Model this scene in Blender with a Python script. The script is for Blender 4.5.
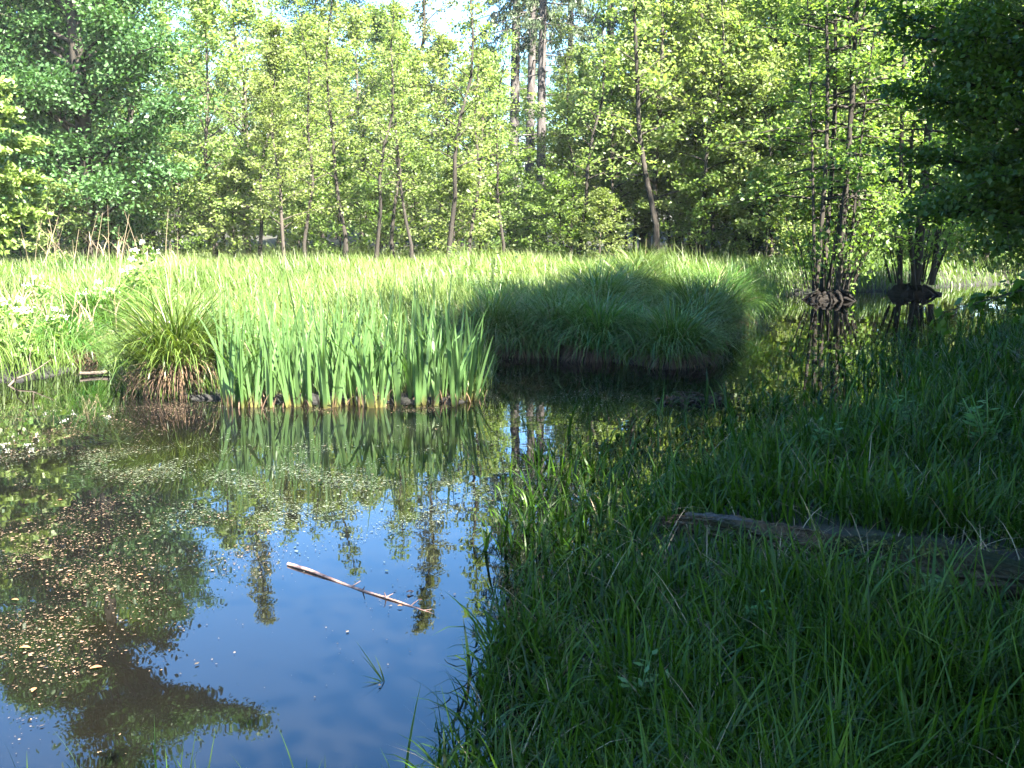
import bpy, math, random
import numpy as np
from mathutils import Vector

R = math.radians
S = bpy.context.scene
for o in list(bpy.data.objects):
    bpy.data.objects.remove(o)

# ------------------------------------------------------------------ camera
CAM_H = 1.7
PITCH = math.atan(0.164)
FPX = 1000.0
cam_d = bpy.data.cameras.new('camera')
cam_d.sensor_width = 36
cam_d.lens = 36 * FPX / 1024
cam_d.clip_start = 0.05
cam_d.clip_end = 2000
cam = bpy.data.objects.new('camera', cam_d)
cam.location = (0, 0, CAM_H)
cam.rotation_euler = (math.pi / 2 - PITCH, 0, 0)
S.collection.objects.link(cam)
S.camera = cam

# ------------------------------------------------------------------ sky, sun, exposure
SUN_EL, SUN_AZ = R(50), R(142)            # azimuth clockwise from +Y (the view direction)
world = bpy.data.worlds.new('World')
S.world = world
world.use_nodes = True
wn = world.node_tree
bg = wn.nodes['Background']
sky = wn.nodes.new('ShaderNodeTexSky')
sky.sky_type = 'NISHITA'
sky.sun_disc = False
sky.sun_elevation = SUN_EL
sky.sun_rotation = SUN_AZ
sky.ozone_density = 3.5
sky.air_density = 1.0
sky.dust_density = 1.0
hsv = wn.nodes.new('ShaderNodeHueSaturation')
hsv.inputs['Saturation'].default_value = 1.28
wn.links.new(sky.outputs[0], hsv.inputs['Color'])
wn.links.new(hsv.outputs[0], bg.inputs[0])
bg.inputs[1].default_value = 0.062
sun_d = bpy.data.lights.new('sun', 'SUN')
sun_d.energy = 5.0
sun_d.angle = R(0.5)
sun_d.color = (1.0, 0.94, 0.84)
sun = bpy.data.objects.new('sun', sun_d)
to_sun = Vector((math.sin(SUN_AZ) * math.cos(SUN_EL), math.cos(SUN_AZ) * math.cos(SUN_EL), math.sin(SUN_EL)))
sun.rotation_euler = to_sun.to_track_quat('Z', 'Y').to_euler()
sun.location = to_sun * 60
S.collection.objects.link(sun)

S.view_settings.view_transform = 'Standard'
S.view_settings.look = 'None'
S.view_settings.gamma = 1
S.view_settings.use_curve_mapping = False
S.view_settings.exposure = 3.92
S.render.engine = 'CYCLES'
S.cycles.max_bounces = 6
S.cycles.diffuse_bounces = 3
S.cycles.glossy_bounces = 2
S.cycles.transmission_bounces = 3
S.cycles.transparent_max_bounces = 4
S.cycles.caustics_reflective = False
S.cycles.caustics_refractive = False

# ------------------------------------------------------------------ helpers
cp, sp = math.cos(PITCH), math.sin(PITCH)


def ray(px, py):
    x = (px - 512) / FPX
    y = (384 - py) / FPX
    return np.array([x, y * sp + cp, y * cp - sp])


def at_z(px, py, z=0.0):
    d = ray(px, py)
    t = (z - CAM_H) / d[2]
    return np.array([0, 0, CAM_H]) + d * t


def at_D(px, py, D):
    d = ray(px, py)
    return np.array([0, 0, CAM_H]) + d * (D / d[1])


def mirror_D(px, py, D):
    """the point at distance D that the pond mirrors at this pixel"""
    p = at_D(px, py, D)
    p[2] = -p[2]
    return p


def base_x(px, py, D):
    return at_D(px, py, D)[0]


class MB:
    def __init__(self):
        self.v, self.f, self.t, self.n = [], [], [], 0

    def add(self, v, f, t=None):
        v = np.asarray(v, dtype=np.float32).reshape(-1, 3)
        f = np.asarray(f, dtype=np.int32).reshape(-1, 4)
        self.v.append(v)
        self.f.append(f + self.n)
        self.t.append(np.zeros(len(v), np.float32) if t is None else np.asarray(t, np.float32))
        self.n += len(v)
        return self

    def mesh(self, name, mat, smooth=True):
        v = np.concatenate(self.v)
        f = np.concatenate(self.f)
        t = np.concatenate(self.t)
        me = bpy.data.meshes.new(name)
        me.vertices.add(len(v))
        me.vertices.foreach_set('co', v.ravel())
        me.loops.add(f.size)
        me.loops.foreach_set('vertex_index', f.ravel())
        me.polygons.add(len(f))
        me.polygons.foreach_set('loop_start', np.arange(0, f.size, 4, dtype=np.int32))
        me.polygons.foreach_set('loop_total', np.full(len(f), 4, dtype=np.int32))
        a = me.attributes.new('along', 'FLOAT', 'POINT')
        a.data.foreach_set('value', t)
        me.update(calc_edges=True)
        me.polygons.foreach_set('use_smooth', np.full(len(f), smooth))
        me.materials.append(mat)
        return me

    def build(self, name, mat, parent=None, smooth=True, loc=None):
        o = bpy.data.objects.new(name, self.mesh(name, mat, smooth))
        S.collection.objects.link(o)
        if parent:
            o.parent = parent
        if loc is not None:
            o.location = loc
        return o


def tag(o, label, cat, group=None):
    o['label'] = label
    o['category'] = cat
    if group:
        o['group'] = group
    return o


def thing(name, label, cat, loc=(0, 0, 0), group=None, rz=0.0):
    o = bpy.data.objects.new(name, None)
    o.empty_display_size = 0.2
    S.collection.objects.link(o)
    o.location = [float(c) for c in loc]
    o.rotation_euler = (0, 0, rz)
    return tag(o, label, cat, group)


def copy_thing(src, loc, rz=0.0, sc=(1, 1, 1), label=None, group=None, tilt=(0, 0)):
    kids = [k for k in src.children]
    r = src.copy()
    S.collection.objects.link(r)
    r.location = [float(c) for c in loc]
    r.rotation_euler = (tilt[0], tilt[1], rz)
    r.scale = sc
    if label:
        r['label'] = label
    if group:
        r['group'] = group
    for k in kids:
        c = k.copy()
        S.collection.objects.link(c)
        c.parent = r
        for g in k.children:
            d = g.copy()
            S.collection.objects.link(d)
            d.parent = c
    return r


def norm(a):
    a = np.asarray(a, float)
    return a / (np.linalg.norm(a, axis=-1, keepdims=True) + 1e-9)


def tube(path, rad, sides=6, rough=0.0, rng=None):
    p = np.asarray(path, float)
    n = len(p)
    rad = np.broadcast_to(np.asarray(rad, float), (n,))
    tan = norm(np.gradient(p, axis=0))
    ref = np.array([0, 0, 1.0]) if abs(tan[0][2]) < 0.8 else np.array([1.0, 0, 0])
    u = norm(np.cross(tan, ref))
    w = np.cross(tan, u)
    a = np.linspace(0, 2 * math.pi, sides, endpoint=False)
    rr = rad[:, None] * np.ones(sides)
    if rough and rng is not None:
        rr = rr * (1 + rough * rng.normal(size=rr.shape))
    v = p[:, None, :] + rr[..., None] * (np.cos(a)[None, :, None] * u[:, None, :] + np.sin(a)[None, :, None] * w[:, None, :])
    i = np.arange(n - 1)[:, None] * sides
    j = np.arange(sides)[None, :]
    j2 = (j + 1) % sides
    f = np.stack([i + j, i + j2, i + sides + j2, i + sides + j], -1).reshape(-1, 4)
    t = np.repeat(np.linspace(0, 1, n), sides)
    return v.reshape(-1, 3), f, t


def blades(P, az, L, th0, th1, W, seg=4, twist=None, rng=None, taper=1.0, belly=0.35):
    """grass blades: start at P, lean th0 from vertical at the foot, th0+th1 at the tip"""
    n = len(P)
    s = (np.arange(seg) + 0.5) / seg
    th = th0[:, None] + th1[:, None] * s[None, :] ** 1.3
    ds = L[:, None] / seg
    h = np.concatenate([np.zeros((n, 1)), np.cumsum(np.sin(th) * ds, 1)], 1)
    z = np.concatenate([np.zeros((n, 1)), np.cumsum(np.cos(th) * ds, 1)], 1)
    dirx, diry = np.cos(az), np.sin(az)
    c = np.stack([P[:, 0, None] + dirx[:, None] * h, P[:, 1, None] + diry[:, None] * h, P[:, 2, None] + z], -1)
    tw = az + math.pi / 2 + (twist if twist is not None else 0)
    t = np.linspace(0, 1, seg + 1)
    prof = np.minimum(1, (t + 0.15) / belly) * np.clip(1 - t ** 2.2, 0.04, 1) ** taper
    wv = np.stack([np.cos(tw), np.sin(tw), np.zeros(n)], -1)
    off = 0.5 * W[:, None, None] * prof[None, :, None] * wv[:, None, :]
    v = np.stack([c - off, c + off], 2).reshape(n, -1, 3)
    k = 2 * (seg + 1)
    b = np.arange(n)[:, None, None] * k
    q = np.arange(seg)[None, :, None] * 2
    f = (b + q + np.array([0, 1, 3, 2])[None, None, :]).reshape(-1, 4)
    tt = np.tile(np.repeat(t, 2), n)
    return v.reshape(-1, 3), f, tt


def leaf_quads(C, axis, nrm, L, W, fold=0.0):
    """rhombic leaves"""
    axis = norm(axis)
    side = norm(np.cross(axis, nrm))
    nn = np.cross(side, axis)
    L = L[:, None]
    W = W[:, None]
    v = np.stack([C - axis * L * 0.5, C + side * W * 0.5 - axis * L * 0.06 + nn * fold * W,
                  C + axis * L * 0.5, C - side * W * 0.5 - axis * L * 0.06 + nn * fold * W], 1)
    f = np.arange(len(C) * 4).reshape(-1, 4)
    return v.reshape(-1, 3), f


# ------------------------------------------------------------------ materials
def new_mat(name):
    m = bpy.data.materials.new(name)
    m.use_nodes = True
    nt = m.node_tree
    for n in list(nt.nodes):
        nt.nodes.remove(n)
    out = nt.nodes.new('ShaderNodeOutputMaterial')
    return m, nt, out


def N(nt, typ, **kw):
    n = nt.nodes.new(typ)
    for k, v in kw.items():
        setattr(n, k, v)
    return n


def ramp(nt, stops):
    r = nt.nodes.new('ShaderNodeValToRGB')
    e = r.color_ramp.elements
    while len(e) < len(stops):
        e.new(0.5)
    for i, (p, c) in enumerate(stops):
        e[i].position = p
        e[i].color = (*c, 1)
    return r


def foliage_mat(name, ca, cb, trans=0.4, tint=(1.1, 1.15, 0.55), rough=0.45, spec=0.35, along=None, objvar=0.12, clump=0.0):
    """leaf / blade material: two colours mixed per leaf, optional colour along the blade, light passing through"""
    m, nt, out = new_mat(name)
    L = nt.links.new
    geo = N(nt, 'ShaderNodeNewGeometry')
    r = ramp(nt, [(0.0, ca), (1.0, cb)])
    if clump:
        tc = N(nt, 'ShaderNodeTexCoord')
        nz = N(nt, 'ShaderNodeTexNoise')
        nz.inputs['Scale'].default_value = clump
        nz.inputs['Detail'].default_value = 2
        L(tc.outputs['Object'], nz.inputs['Vector'])
        mx0 = N(nt, 'ShaderNodeMath', operation='MULTIPLY_ADD')
        mx0.inputs[1].default_value = 0.45
        L(geo.outputs['Random Per Island'], mx0.inputs[0])
        sb = N(nt, 'ShaderNodeMath', operation='MULTIPLY_ADD')
        sb.inputs[1].default_value = 1.8
        sb.inputs[2].default_value = -0.62
        L(nz.outputs['Fac'], sb.inputs[0])
        L(sb.outputs[0], mx0.inputs[2])
        L(mx0.outputs[0], r.inputs[0])
    else:
        L(geo.outputs['Random Per Island'], r.inputs[0])
    col = r.outputs[0]
    if along:
        at = N(nt, 'ShaderNodeAttribute', attribute_name='along')
        for (pos0, pos1, c, inv) in along:
            mr = N(nt, 'ShaderNodeMapRange')
            mr.inputs['From Min'].default_value = pos0
            mr.inputs['From Max'].default_value = pos1
            L(at.outputs['Fac'], mr.inputs[0])
            mx = N(nt, 'ShaderNodeMix', data_type='RGBA')
            L(mr.outputs[0], mx.inputs[0])
            if inv:            # colour c at the low end
                mx.inputs[6].default_value = (*c, 1)
                L(col, mx.inputs[7])
            else:              # colour c at the high end
                L(col, mx.inputs[6])
                mx.inputs[7].default_value = (*c, 1)
            col = mx.outputs[2]
    oi = N(nt, 'ShaderNodeObjectInfo')
    mv = N(nt, 'ShaderNodeMapRange')
    mv.inputs['To Min'].default_value = 1 - objvar
    mv.inputs['To Max'].default_value = 1 + objvar
    L(oi.outputs['Random'], mv.inputs[0])
    hs = N(nt, 'ShaderNodeHueSaturation')
    L(mv.outputs[0], hs.inputs['Value'])
    mh = N(nt, 'ShaderNodeMapRange')
    mh.inputs['To Min'].default_value = 0.5 - objvar * 0.12
    mh.inputs['To Max'].default_value = 0.5 + objvar * 0.12
    L(oi.outputs['Random'], mh.inputs[0])
    L(mh.outputs[0], hs.inputs['Hue'])
    L(col, hs.inputs['Color'])
    bs = N(nt, 'ShaderNodeBsdfPrincipled')
    bs.inputs['Roughness'].default_value = rough
    bs.inputs['Specular IOR Level'].default_value = spec
    L(hs.outputs[0], bs.inputs['Base Color'])
    tr = N(nt, 'ShaderNodeBsdfTranslucent')
    tm = N(nt, 'ShaderNodeMix', data_type='RGBA', blend_type='MULTIPLY')
    tm.inputs[0].default_value = 1
    L(hs.outputs[0], tm.inputs[6])
    tm.inputs[7].default_value = (*tint, 1)
    L(tm.outputs[2], tr.inputs['Color'])
    ms = N(nt, 'ShaderNodeMixShader')
    ms.inputs[0].default_value = trans
    L(bs.outputs[0], ms.inputs[1])
    L(tr.outputs[0], ms.inputs[2])
    L(ms.outputs[0], out.inputs[0])
    return m


def bark_mat(name, ca, cb, scale=6.0, stretch=0.15, bump=0.5, moss=None, xs=1.0):
    m, nt, out = new_mat(name)
    L = nt.links.new
    tc = N(nt, 'ShaderNodeTexCoord')
    mp = N(nt, 'ShaderNodeMapping')
    mp.inputs['Scale'].default_value = (xs, 1, stretch)
    L(tc.outputs['Object'], mp.inputs[0])
    nz = N(nt, 'ShaderNodeTexNoise')
    nz.inputs['Scale'].default_value = scale
    nz.inputs['Detail'].default_value = 6
    nz.inputs['Roughness'].default_value = 0.65
    L(mp.outputs[0], nz.inputs['Vector'])
    r = ramp(nt, [(0.32, ca), (0.68, cb)])
    L(nz.outputs['Fac'], r.inputs[0])
    col = r.outputs[0]
    if moss:
        n2 = N(nt, 'ShaderNodeTexNoise')
        n2.inputs['Scale'].default_value = 2.2
        n2.inputs['Detail'].default_value = 5
        L(tc.outputs['Object'], n2.inputs['Vector'])
        r2 = ramp(nt, [(0.5, (0, 0, 0)), (0.62, (1, 1, 1))])
        L(n2.outputs['Fac'], r2.inputs[0])
        mx = N(nt, 'ShaderNodeMix', data_type='RGBA')
        L(r2.outputs[0], mx.inputs[0])
        L(col, mx.inputs[6])
        mx.inputs[7].default_value = (*moss, 1)
        col = mx.outputs[2]
    bs = N(nt, 'ShaderNodeBsdfPrincipled')
    bs.inputs['Roughness'].default_value = 0.9
    bs.inputs['Specular IOR Level'].default_value = 0.2
    L(col, bs.inputs['Base Color'])
    bp = N(nt, 'ShaderNodeBump')
    bp.inputs['Strength'].default_value = bump
    bp.inputs['Distance'].default_value = 0.03
    L(nz.outputs['Fac'], bp.inputs['Height'])
    L(bp.outputs[0], bs.inputs['Normal'])
    L(bs.outputs[0], out.inputs[0])
    return m


def ground_mat():
    m, nt, out = new_mat('soil')
    L = nt.links.new
    tc = N(nt, 'ShaderNodeTexCoord')
    nz = N(nt, 'ShaderNodeTexNoise')
    nz.inputs['Scale'].default_value = 3.0
    nz.inputs['Detail'].default_value = 8
    nz.inputs['Roughness'].default_value = 0.7
    L(tc.outputs['Object'], nz.inputs['Vector'])
    r = ramp(nt, [(0.3, (0.006, 0.005, 0.003)), (0.5, (0.017, 0.014, 0.007)), (0.62, (0.014, 0.024, 0.006)), (0.75, (0.036, 0.028, 0.014))])
    L(nz.outputs['Fac'], r.inputs[0])
    bs = N(nt, 'ShaderNodeBsdfPrincipled')
    bs.inputs['Roughness'].default_value = 0.95
    gp = N(nt, 'ShaderNodeNewGeometry')
    sx = N(nt, 'ShaderNodeSeparateXYZ')
    L(gp.outputs['Position'], sx.inputs[0])
    wet = N(nt, 'ShaderNodeMapRange')          # mud that the water has soaked is darker
    wet.inputs['From Min'].default_value = 0.03
    wet.inputs['From Max'].default_value = 0.16
    wet.inputs['To Min'].default_value = 0.3
    L(sx.outputs['Z'], wet.inputs[0])
    wm = N(nt, 'ShaderNodeMix', data_type='RGBA', blend_type='MULTIPLY')
    wm.inputs[0].default_value = 1
    L(r.outputs[0], wm.inputs[6])
    L(wet.outputs[0], wm.inputs[7])
    L(wm.outputs[2], bs.inputs['Base Color'])
    bp = N(nt, 'ShaderNodeBump')
    bp.inputs['Distance'].default_value = 0.05
    L(nz.outputs['Fac'], bp.inputs['Height'])
    L(bp.outputs[0], bs.inputs['Normal'])
    L(bs.outputs[0], out.inputs[0])
    return m


def water_mat():
    m, nt, out = new_mat('pond_water')
    L = nt.links.new
    tc = N(nt, 'ShaderNodeTexCoord')
    n1 = N(nt, 'ShaderNodeTexNoise')
    n1.inputs['Scale'].default_value = 0.9
    n1.inputs['Detail'].default_value = 5
    L(tc.outputs['Object'], n1.inputs['Vector'])
    r = ramp(nt, [(0.35, (0.0022, 0.0025, 0.003)), (0.7, (0.0036, 0.0032, 0.0018))])
    L(n1.outputs['Fac'], r.inputs[0])
    bs = N(nt, 'ShaderNodeBsdfPrincipled')
    bs.inputs['Roughness'].default_value = 0.012
    bs.inputs['IOR'].default_value = 1.6
    L(r.outputs[0], bs.inputs['Base Color'])
    n2 = N(nt, 'ShaderNodeTexNoise')
    n2.inputs['Scale'].default_value = 2.6
    n2.inputs['Detail'].default_value = 2
    L(tc.outputs['Object'], n2.inputs['Vector'])
    bp = N(nt, 'ShaderNodeBump')
    bp.inputs['Strength'].default_value = 0.05
    bp.inputs['Distance'].default_value = 0.02
    L(n2.outputs['Fac'], bp.inputs['Height'])
    L(bp.outputs[0], bs.inputs['Normal'])
    L(bs.outputs[0], out.inputs[0])
    return m


def plain_mat(name, ca, cb, scale=8, rough=0.8, island=False, spec=0.3):
    m, nt, out = new_mat(name)
    L = nt.links.new
    r = ramp(nt, [(0.3 if not island else 0.0, ca), (0.7 if not island else 1.0, cb)])
    if island:
        g = N(nt, 'ShaderNodeNewGeometry')
        L(g.outputs['Random Per Island'], r.inputs[0])
    else:
        tc = N(nt, 'ShaderNodeTexCoord')
        nz = N(nt, 'ShaderNodeTexNoise')
        nz.inputs['Scale'].default_value = scale
        nz.inputs['Detail'].default_value = 5
        L(tc.outputs['Object'], nz.inputs['Vector'])
        L(nz.outputs['Fac'], r.inputs[0])
    bs = N(nt, 'ShaderNodeBsdfPrincipled')
    bs.inputs['Roughness'].default_value = rough
    bs.inputs['Specular IOR Level'].default_value = spec
    L(r.outputs[0], bs.inputs['Base Color'])
    L(bs.outputs[0], out.inputs[0])
    return m


M = {}
M['leaf_young'] = foliage_mat('leaf_young', (0.12, 0.175, 0.045), (0.185, 0.23, 0.085), 0.58, (1.1, 1.2, 0.6), clump=0.7)
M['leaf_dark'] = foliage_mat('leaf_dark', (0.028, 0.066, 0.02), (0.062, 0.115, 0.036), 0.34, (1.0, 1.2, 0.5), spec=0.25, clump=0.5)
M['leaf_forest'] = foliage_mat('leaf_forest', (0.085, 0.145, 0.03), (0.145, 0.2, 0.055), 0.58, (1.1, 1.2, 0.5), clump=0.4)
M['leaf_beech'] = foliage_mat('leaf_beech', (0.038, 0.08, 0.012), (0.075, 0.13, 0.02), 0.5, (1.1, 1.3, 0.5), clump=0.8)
M['leaf_birch'] = foliage_mat('leaf_birch', (0.1, 0.125, 0.05), (0.17, 0.19, 0.09), 0.4, (1.1, 1.1, 0.6))
M['needle'] = foliage_mat('needle', (0.032, 0.055, 0.025), (0.065, 0.095, 0.042), 0.2, (1.0, 1.1, 0.6))
M['needle_light'] = foliage_mat('needle_light', (0.1, 0.15, 0.03), (0.15, 0.2, 0.05), 0.35, (1.1, 1.1, 0.6))
M['bark'] = bark_mat('bark', (0.02, 0.016, 0.012), (0.075, 0.062, 0.05))
M['bark_dark'] = bark_mat('bark_dark', (0.012, 0.01, 0.008), (0.04, 0.034, 0.026))
M['bark_spruce'] = bark_mat('bark_spruce', (0.026, 0.022, 0.02), (0.085, 0.075, 0.07), 9, 0.2)
M['bark_pale'] = bark_mat('bark_pale', (0.14, 0.12, 0.095), (0.32, 0.29, 0.24), 14, 0.4)
M['meadow'] = foliage_mat('meadow_blade', (0.03, 0.08, 0.009), (0.108, 0.155, 0.03), 0.4, (1.1, 1.15, 0.5), clump=.45,
                          along=[(0.75, 1.0, (0.14, 0.155, 0.065), False)])
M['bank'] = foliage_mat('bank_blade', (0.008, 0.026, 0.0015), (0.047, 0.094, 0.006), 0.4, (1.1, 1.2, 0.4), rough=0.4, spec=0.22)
M['sedge'] = foliage_mat('sedge_blade', (0.025, 0.075, 0.01), (0.1, 0.17, 0.032), 0.35, (1.1, 1.15, 0.5), rough=0.35, spec=0.4, objvar=0.22)
M['iris'] = foliage_mat('iris_blade', (0.018, 0.068, 0.016), (0.105, 0.175, 0.055), 0.4, (1.1, 1.15, 0.5), rough=0.4, spec=0.4, objvar=0.05,
                        along=[(0.03, 0.17, (0.16, 0.115, 0.035), True)])
M['dead'] = plain_mat('dead_straw', (0.03, 0.017, 0.009), (0.12, 0.075, 0.042), island=True)
M['mound'] = bark_mat('root_mound', (0.003, 0.0025, 0.002), (0.014, 0.011, 0.008), 14, 1.0, 1.0)
M['root'] = bark_mat('tussock_root', (0.014, 0.01, 0.007), (0.07, 0.045, 0.028), 14, 0.12, 1.0)
M['soil'] = ground_mat()
M['water'] = water_mat()
M['litter'] = plain_mat('litter', (0.03, 0.021, 0.01), (0.14, 0.095, 0.056), island=True, rough=0.7)
M['duckweed'] = plain_mat('duckweed', (0.025, 0.034, 0.014), (0.085, 0.09, 0.055), island=True, rough=0.35, spec=0.6)
M['leaf_orange'] = plain_mat('leaf_orange', (0.13, 0.05, 0.018), (0.26, 0.13, 0.055), 20)
M['stick'] = bark_mat('stick_bark', (0.14, 0.07, 0.05), (0.42, 0.26, 0.2), 30, 1.0, 0.3)
M['driftwood'] = bark_mat('driftwood', (0.035, 0.028, 0.02), (0.1, 0.082, 0.062), 20, 1.0, 0.3)
M['log'] = bark_mat('rotten_log', (0.004, 0.0028, 0.0016), (0.085, 0.056, 0.03), 30, 1.0, 1.0, moss=(0.012, 0.016, 0.004), xs=0.12)
M['log_pale'] = bark_mat('weathered_wood', (0.01, 0.009, 0.008), (0.07, 0.064, 0.056), 26, 1.0, 1.0, xs=0.12)
M['moss'] = plain_mat('moss', (0.025, 0.036, 0.006), (0.08, 0.08, 0.012), 30)
M['petal'] = plain_mat('petal', (0.6, 0.6, 0.5), (0.8, 0.8, 0.72), island=True)
M['stem'] = plain_mat('dry_stem', (0.12, 0.09, 0.05), (0.26, 0.21, 0.13), island=True)
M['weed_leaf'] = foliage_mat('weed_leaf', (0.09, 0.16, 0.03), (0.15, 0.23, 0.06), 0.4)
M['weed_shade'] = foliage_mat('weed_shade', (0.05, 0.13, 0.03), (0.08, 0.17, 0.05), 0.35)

# ------------------------------------------------------------------ the pond outline
pix = [(462, 768), (476, 730), (494, 670), (520, 620), (530, 575), (540, 535), (580, 495), (650, 462), (720, 440), (790, 418), (850, 394),
       (905, 362), (960, 332), (1030, 305),
       (1030, 283), (960, 286), (900, 291), (860, 292), (790, 294), (770, 300), (745, 325), (722, 345), (705, 366), (660, 368),
       (600, 360), (540, 356), (490, 355), (482, 380), (470, 402), (400, 404), (300, 403), (215, 400), (140, 395), (122, 378),
       (100, 350), (75, 352), (70, 372), (30, 380), (0, 382)]
poly = [(-14.0, 2.0), (-9.0, 1.3), (-3.0, 1.5), (-0.6, 1.5), (-0.28, 2.2)]
poly += [tuple(at_z(x, y)[:2]) for x, y in pix]
poly += [(-7.5, 10.5), (-11.0, 9.5)]
poly = np.array(poly)
midp = np.array([at_z(x, y)[:2] for x, y in [(480, 560), (500, 480), (560, 425), (650, 405), (720, 392), (770, 365), (840, 335),
                                             (900, 312), (1030, 287)]])


def sdist(x, y):
    """signed distance to the pond outline, positive on land"""
    x = np.asarray(x, float).ravel()
    y = np.asarray(y, float).ravel()
    best = np.full(len(x), 1e9)
    inside = np.zeros(len(x), bool)
    for i in range(len(poly)):
        ax, ay = poly[i]
        bx, by = poly[(i + 1) % len(poly)]
        dx, dy = bx - ax, by - ay
        t = np.clip(((x - ax) * dx + (y - ay) * dy) / (dx * dx + dy * dy + 1e-12), 0, 1)
        best = np.minimum(best, (x - ax - t * dx) ** 2 + (y - ay - t * dy) ** 2)
        c = (ay > y) != (by > y)
        if by != ay:
            inside ^= c & (x < (bx - ax) * (y - ay) / (by - ay) + ax)
    d = np.sqrt(best)
    return np.where(inside, -d, d)


def is_near(x, y):
    return y < np.interp(x, midp[:, 0], midp[:, 1], left=3.4, right=26)


def sstep(a, b, v):
    t = np.clip((v - a) / (b - a), 0, 1)
    return t * t * (3 - 2 * t)


def gz(x, y, d=None):
    x = np.asarray(x, float)
    y = np.asarray(y, float)
    if d is None:
        d = sdist(x, y).reshape(x.shape)
    n = 0.05 * np.sin(x * 1.7 + 0.6 * np.sin(y * 1.1)) * np.cos(y * 1.3 + x * 0.4) + 0.03 * np.sin(x * 4.1 + y * 2.7)
    far = sstep(10, 22, y) * 0.15
    land = 0.03 + (0.2 + far) * sstep(0.0, 1.6, d) + n * sstep(0.1, 1.5, d)
    land = np.where(is_near(x, y), -0.05 + (land + .05) * sstep(0.05, .9, d), land)
    right = sstep(3.5, 9, x) * sstep(16, 10, y) * 0.25
    hill = sstep(45, 120, y) * 6.0
    bed = -0.05 - 0.45 * sstep(0.0, 1.3, -d)
    return np.where(d > 0, land + right * sstep(0.2, 2.0, d) + hill, bed)


def gz1(x, y):
    return float(gz(np.array([x]), np.array([y]))[0])


xs = np.concatenate([[-120, -60, -35], np.arange(-24, -12, 0.8), np.arange(-12, 14, 0.16), np.arange(14, 26, 0.8), [35, 60, 120]])
ys = np.concatenate([[-50, -40, -20, -10, -5], np.arange(-2, 1.5, 0.5), np.arange(1.5, 28, 0.16), np.arange(28, 48, 1.0),
                     [50, 60, 75, 90, 110, 130]])
GX, GY = np.meshgrid(xs, ys)
d0 = sdist(GX, GY).reshape(GX.shape)
GZ = gz(GX, GY, d0)
nx, ny = len(xs), len(ys)
ii, jj = np.meshgrid(np.arange(nx - 1), np.arange(ny - 1))
b0 = (jj * nx + ii).ravel()
gf = np.stack([b0, b0 + 1, b0 + nx + 1, b0 + nx], -1)
g = MB().add(np.stack([GX, GY, GZ], -1).reshape(-1, 3), gf).build('ground', M['soil'])
g['kind'] = 'structure'

# water sheet, under the whole pond
wx = np.linspace(-16, 16, 41)
wy = np.linspace(1, 29, 36)
WX, WY = np.meshgrid(wx, wy)
ii, jj = np.meshgrid(np.arange(40), np.arange(35))
b0 = (jj * 41 + ii).ravel()
w = MB().add(np.stack([WX, WY, WX * 0], -1).reshape(-1, 3), np.stack([b0, b0 + 1, b0 + 42, b0 + 41], -1)).build('water', M['water'])
w['kind'] = 'structure'


# added scattering volume that lightens the dark gaps among the far trees
hm, hnt, hout = new_mat('added_haze')
hv = hnt.nodes.new('ShaderNodeVolumePrincipled')
hv.inputs['Color'].default_value = (0.92, 0.96, 0.9, 1)
hv.inputs['Density'].default_value = 0.00025
hv.inputs['Anisotropy'].default_value = 0.0
hnt.links.new(hv.outputs[0], hout.inputs['Volume'])
hx, hy0, hy1, hz0, hz1 = 130, -60, 135, -2.0, 40
hvv = [(-hx, hy0, hz0), (hx, hy0, hz0), (hx, hy1, hz0), (-hx, hy1, hz0), (-hx, hy0, hz1), (hx, hy0, hz1), (hx, hy1, hz1), (-hx, hy1, hz1)]
hz_ = MB().add(hvv, [(0, 3, 2, 1), (4, 5, 6, 7), (0, 1, 5, 4), (1, 2, 6, 5), (2, 3, 7, 6), (3, 0, 4, 7)]).build('added_haze', hm, smooth=False)
hz_['kind'] = 'stuff'
S.cycles.volume_bounces = 0


# ------------------------------------------------------------------ trees
def interp_path(path, s):
    path = np.asarray(path)
    t = np.linspace(0, 1, len(path))
    return np.array([np.interp(s, t, path[:, k]) for k in range(3)])


def scatter_leaves(mb, rng, tw_a, tw_b, per, size, spread, flat=0.55, updown=0.6, droop=0.25, aspect=0.6):
    a = np.repeat(np.array(tw_a), per, 0)
    b = np.repeat(np.array(tw_b), per, 0)
    n = len(a)
    u = rng.uniform(0.05, 1.1, (n, 1))
    sp_ = np.array([spread, spread, spread * flat])
    C = a + (b - a) * u + rng.normal(size=(n, 3)) * sp_
    ax = norm(b - a) + rng.normal(size=(n, 3)) * 0.7
    ax[:, 2] -= droop
    nr = rng.normal(size=(n, 3)) * updown
    nr[:, 2] += 1
    L = size * rng.uniform(0.65, 1.35, n)
    v, f = leaf_quads(C, ax, nr, L, L * aspect * rng.uniform(0.8, 1.2, n))
    mb.add(v, f)


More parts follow.
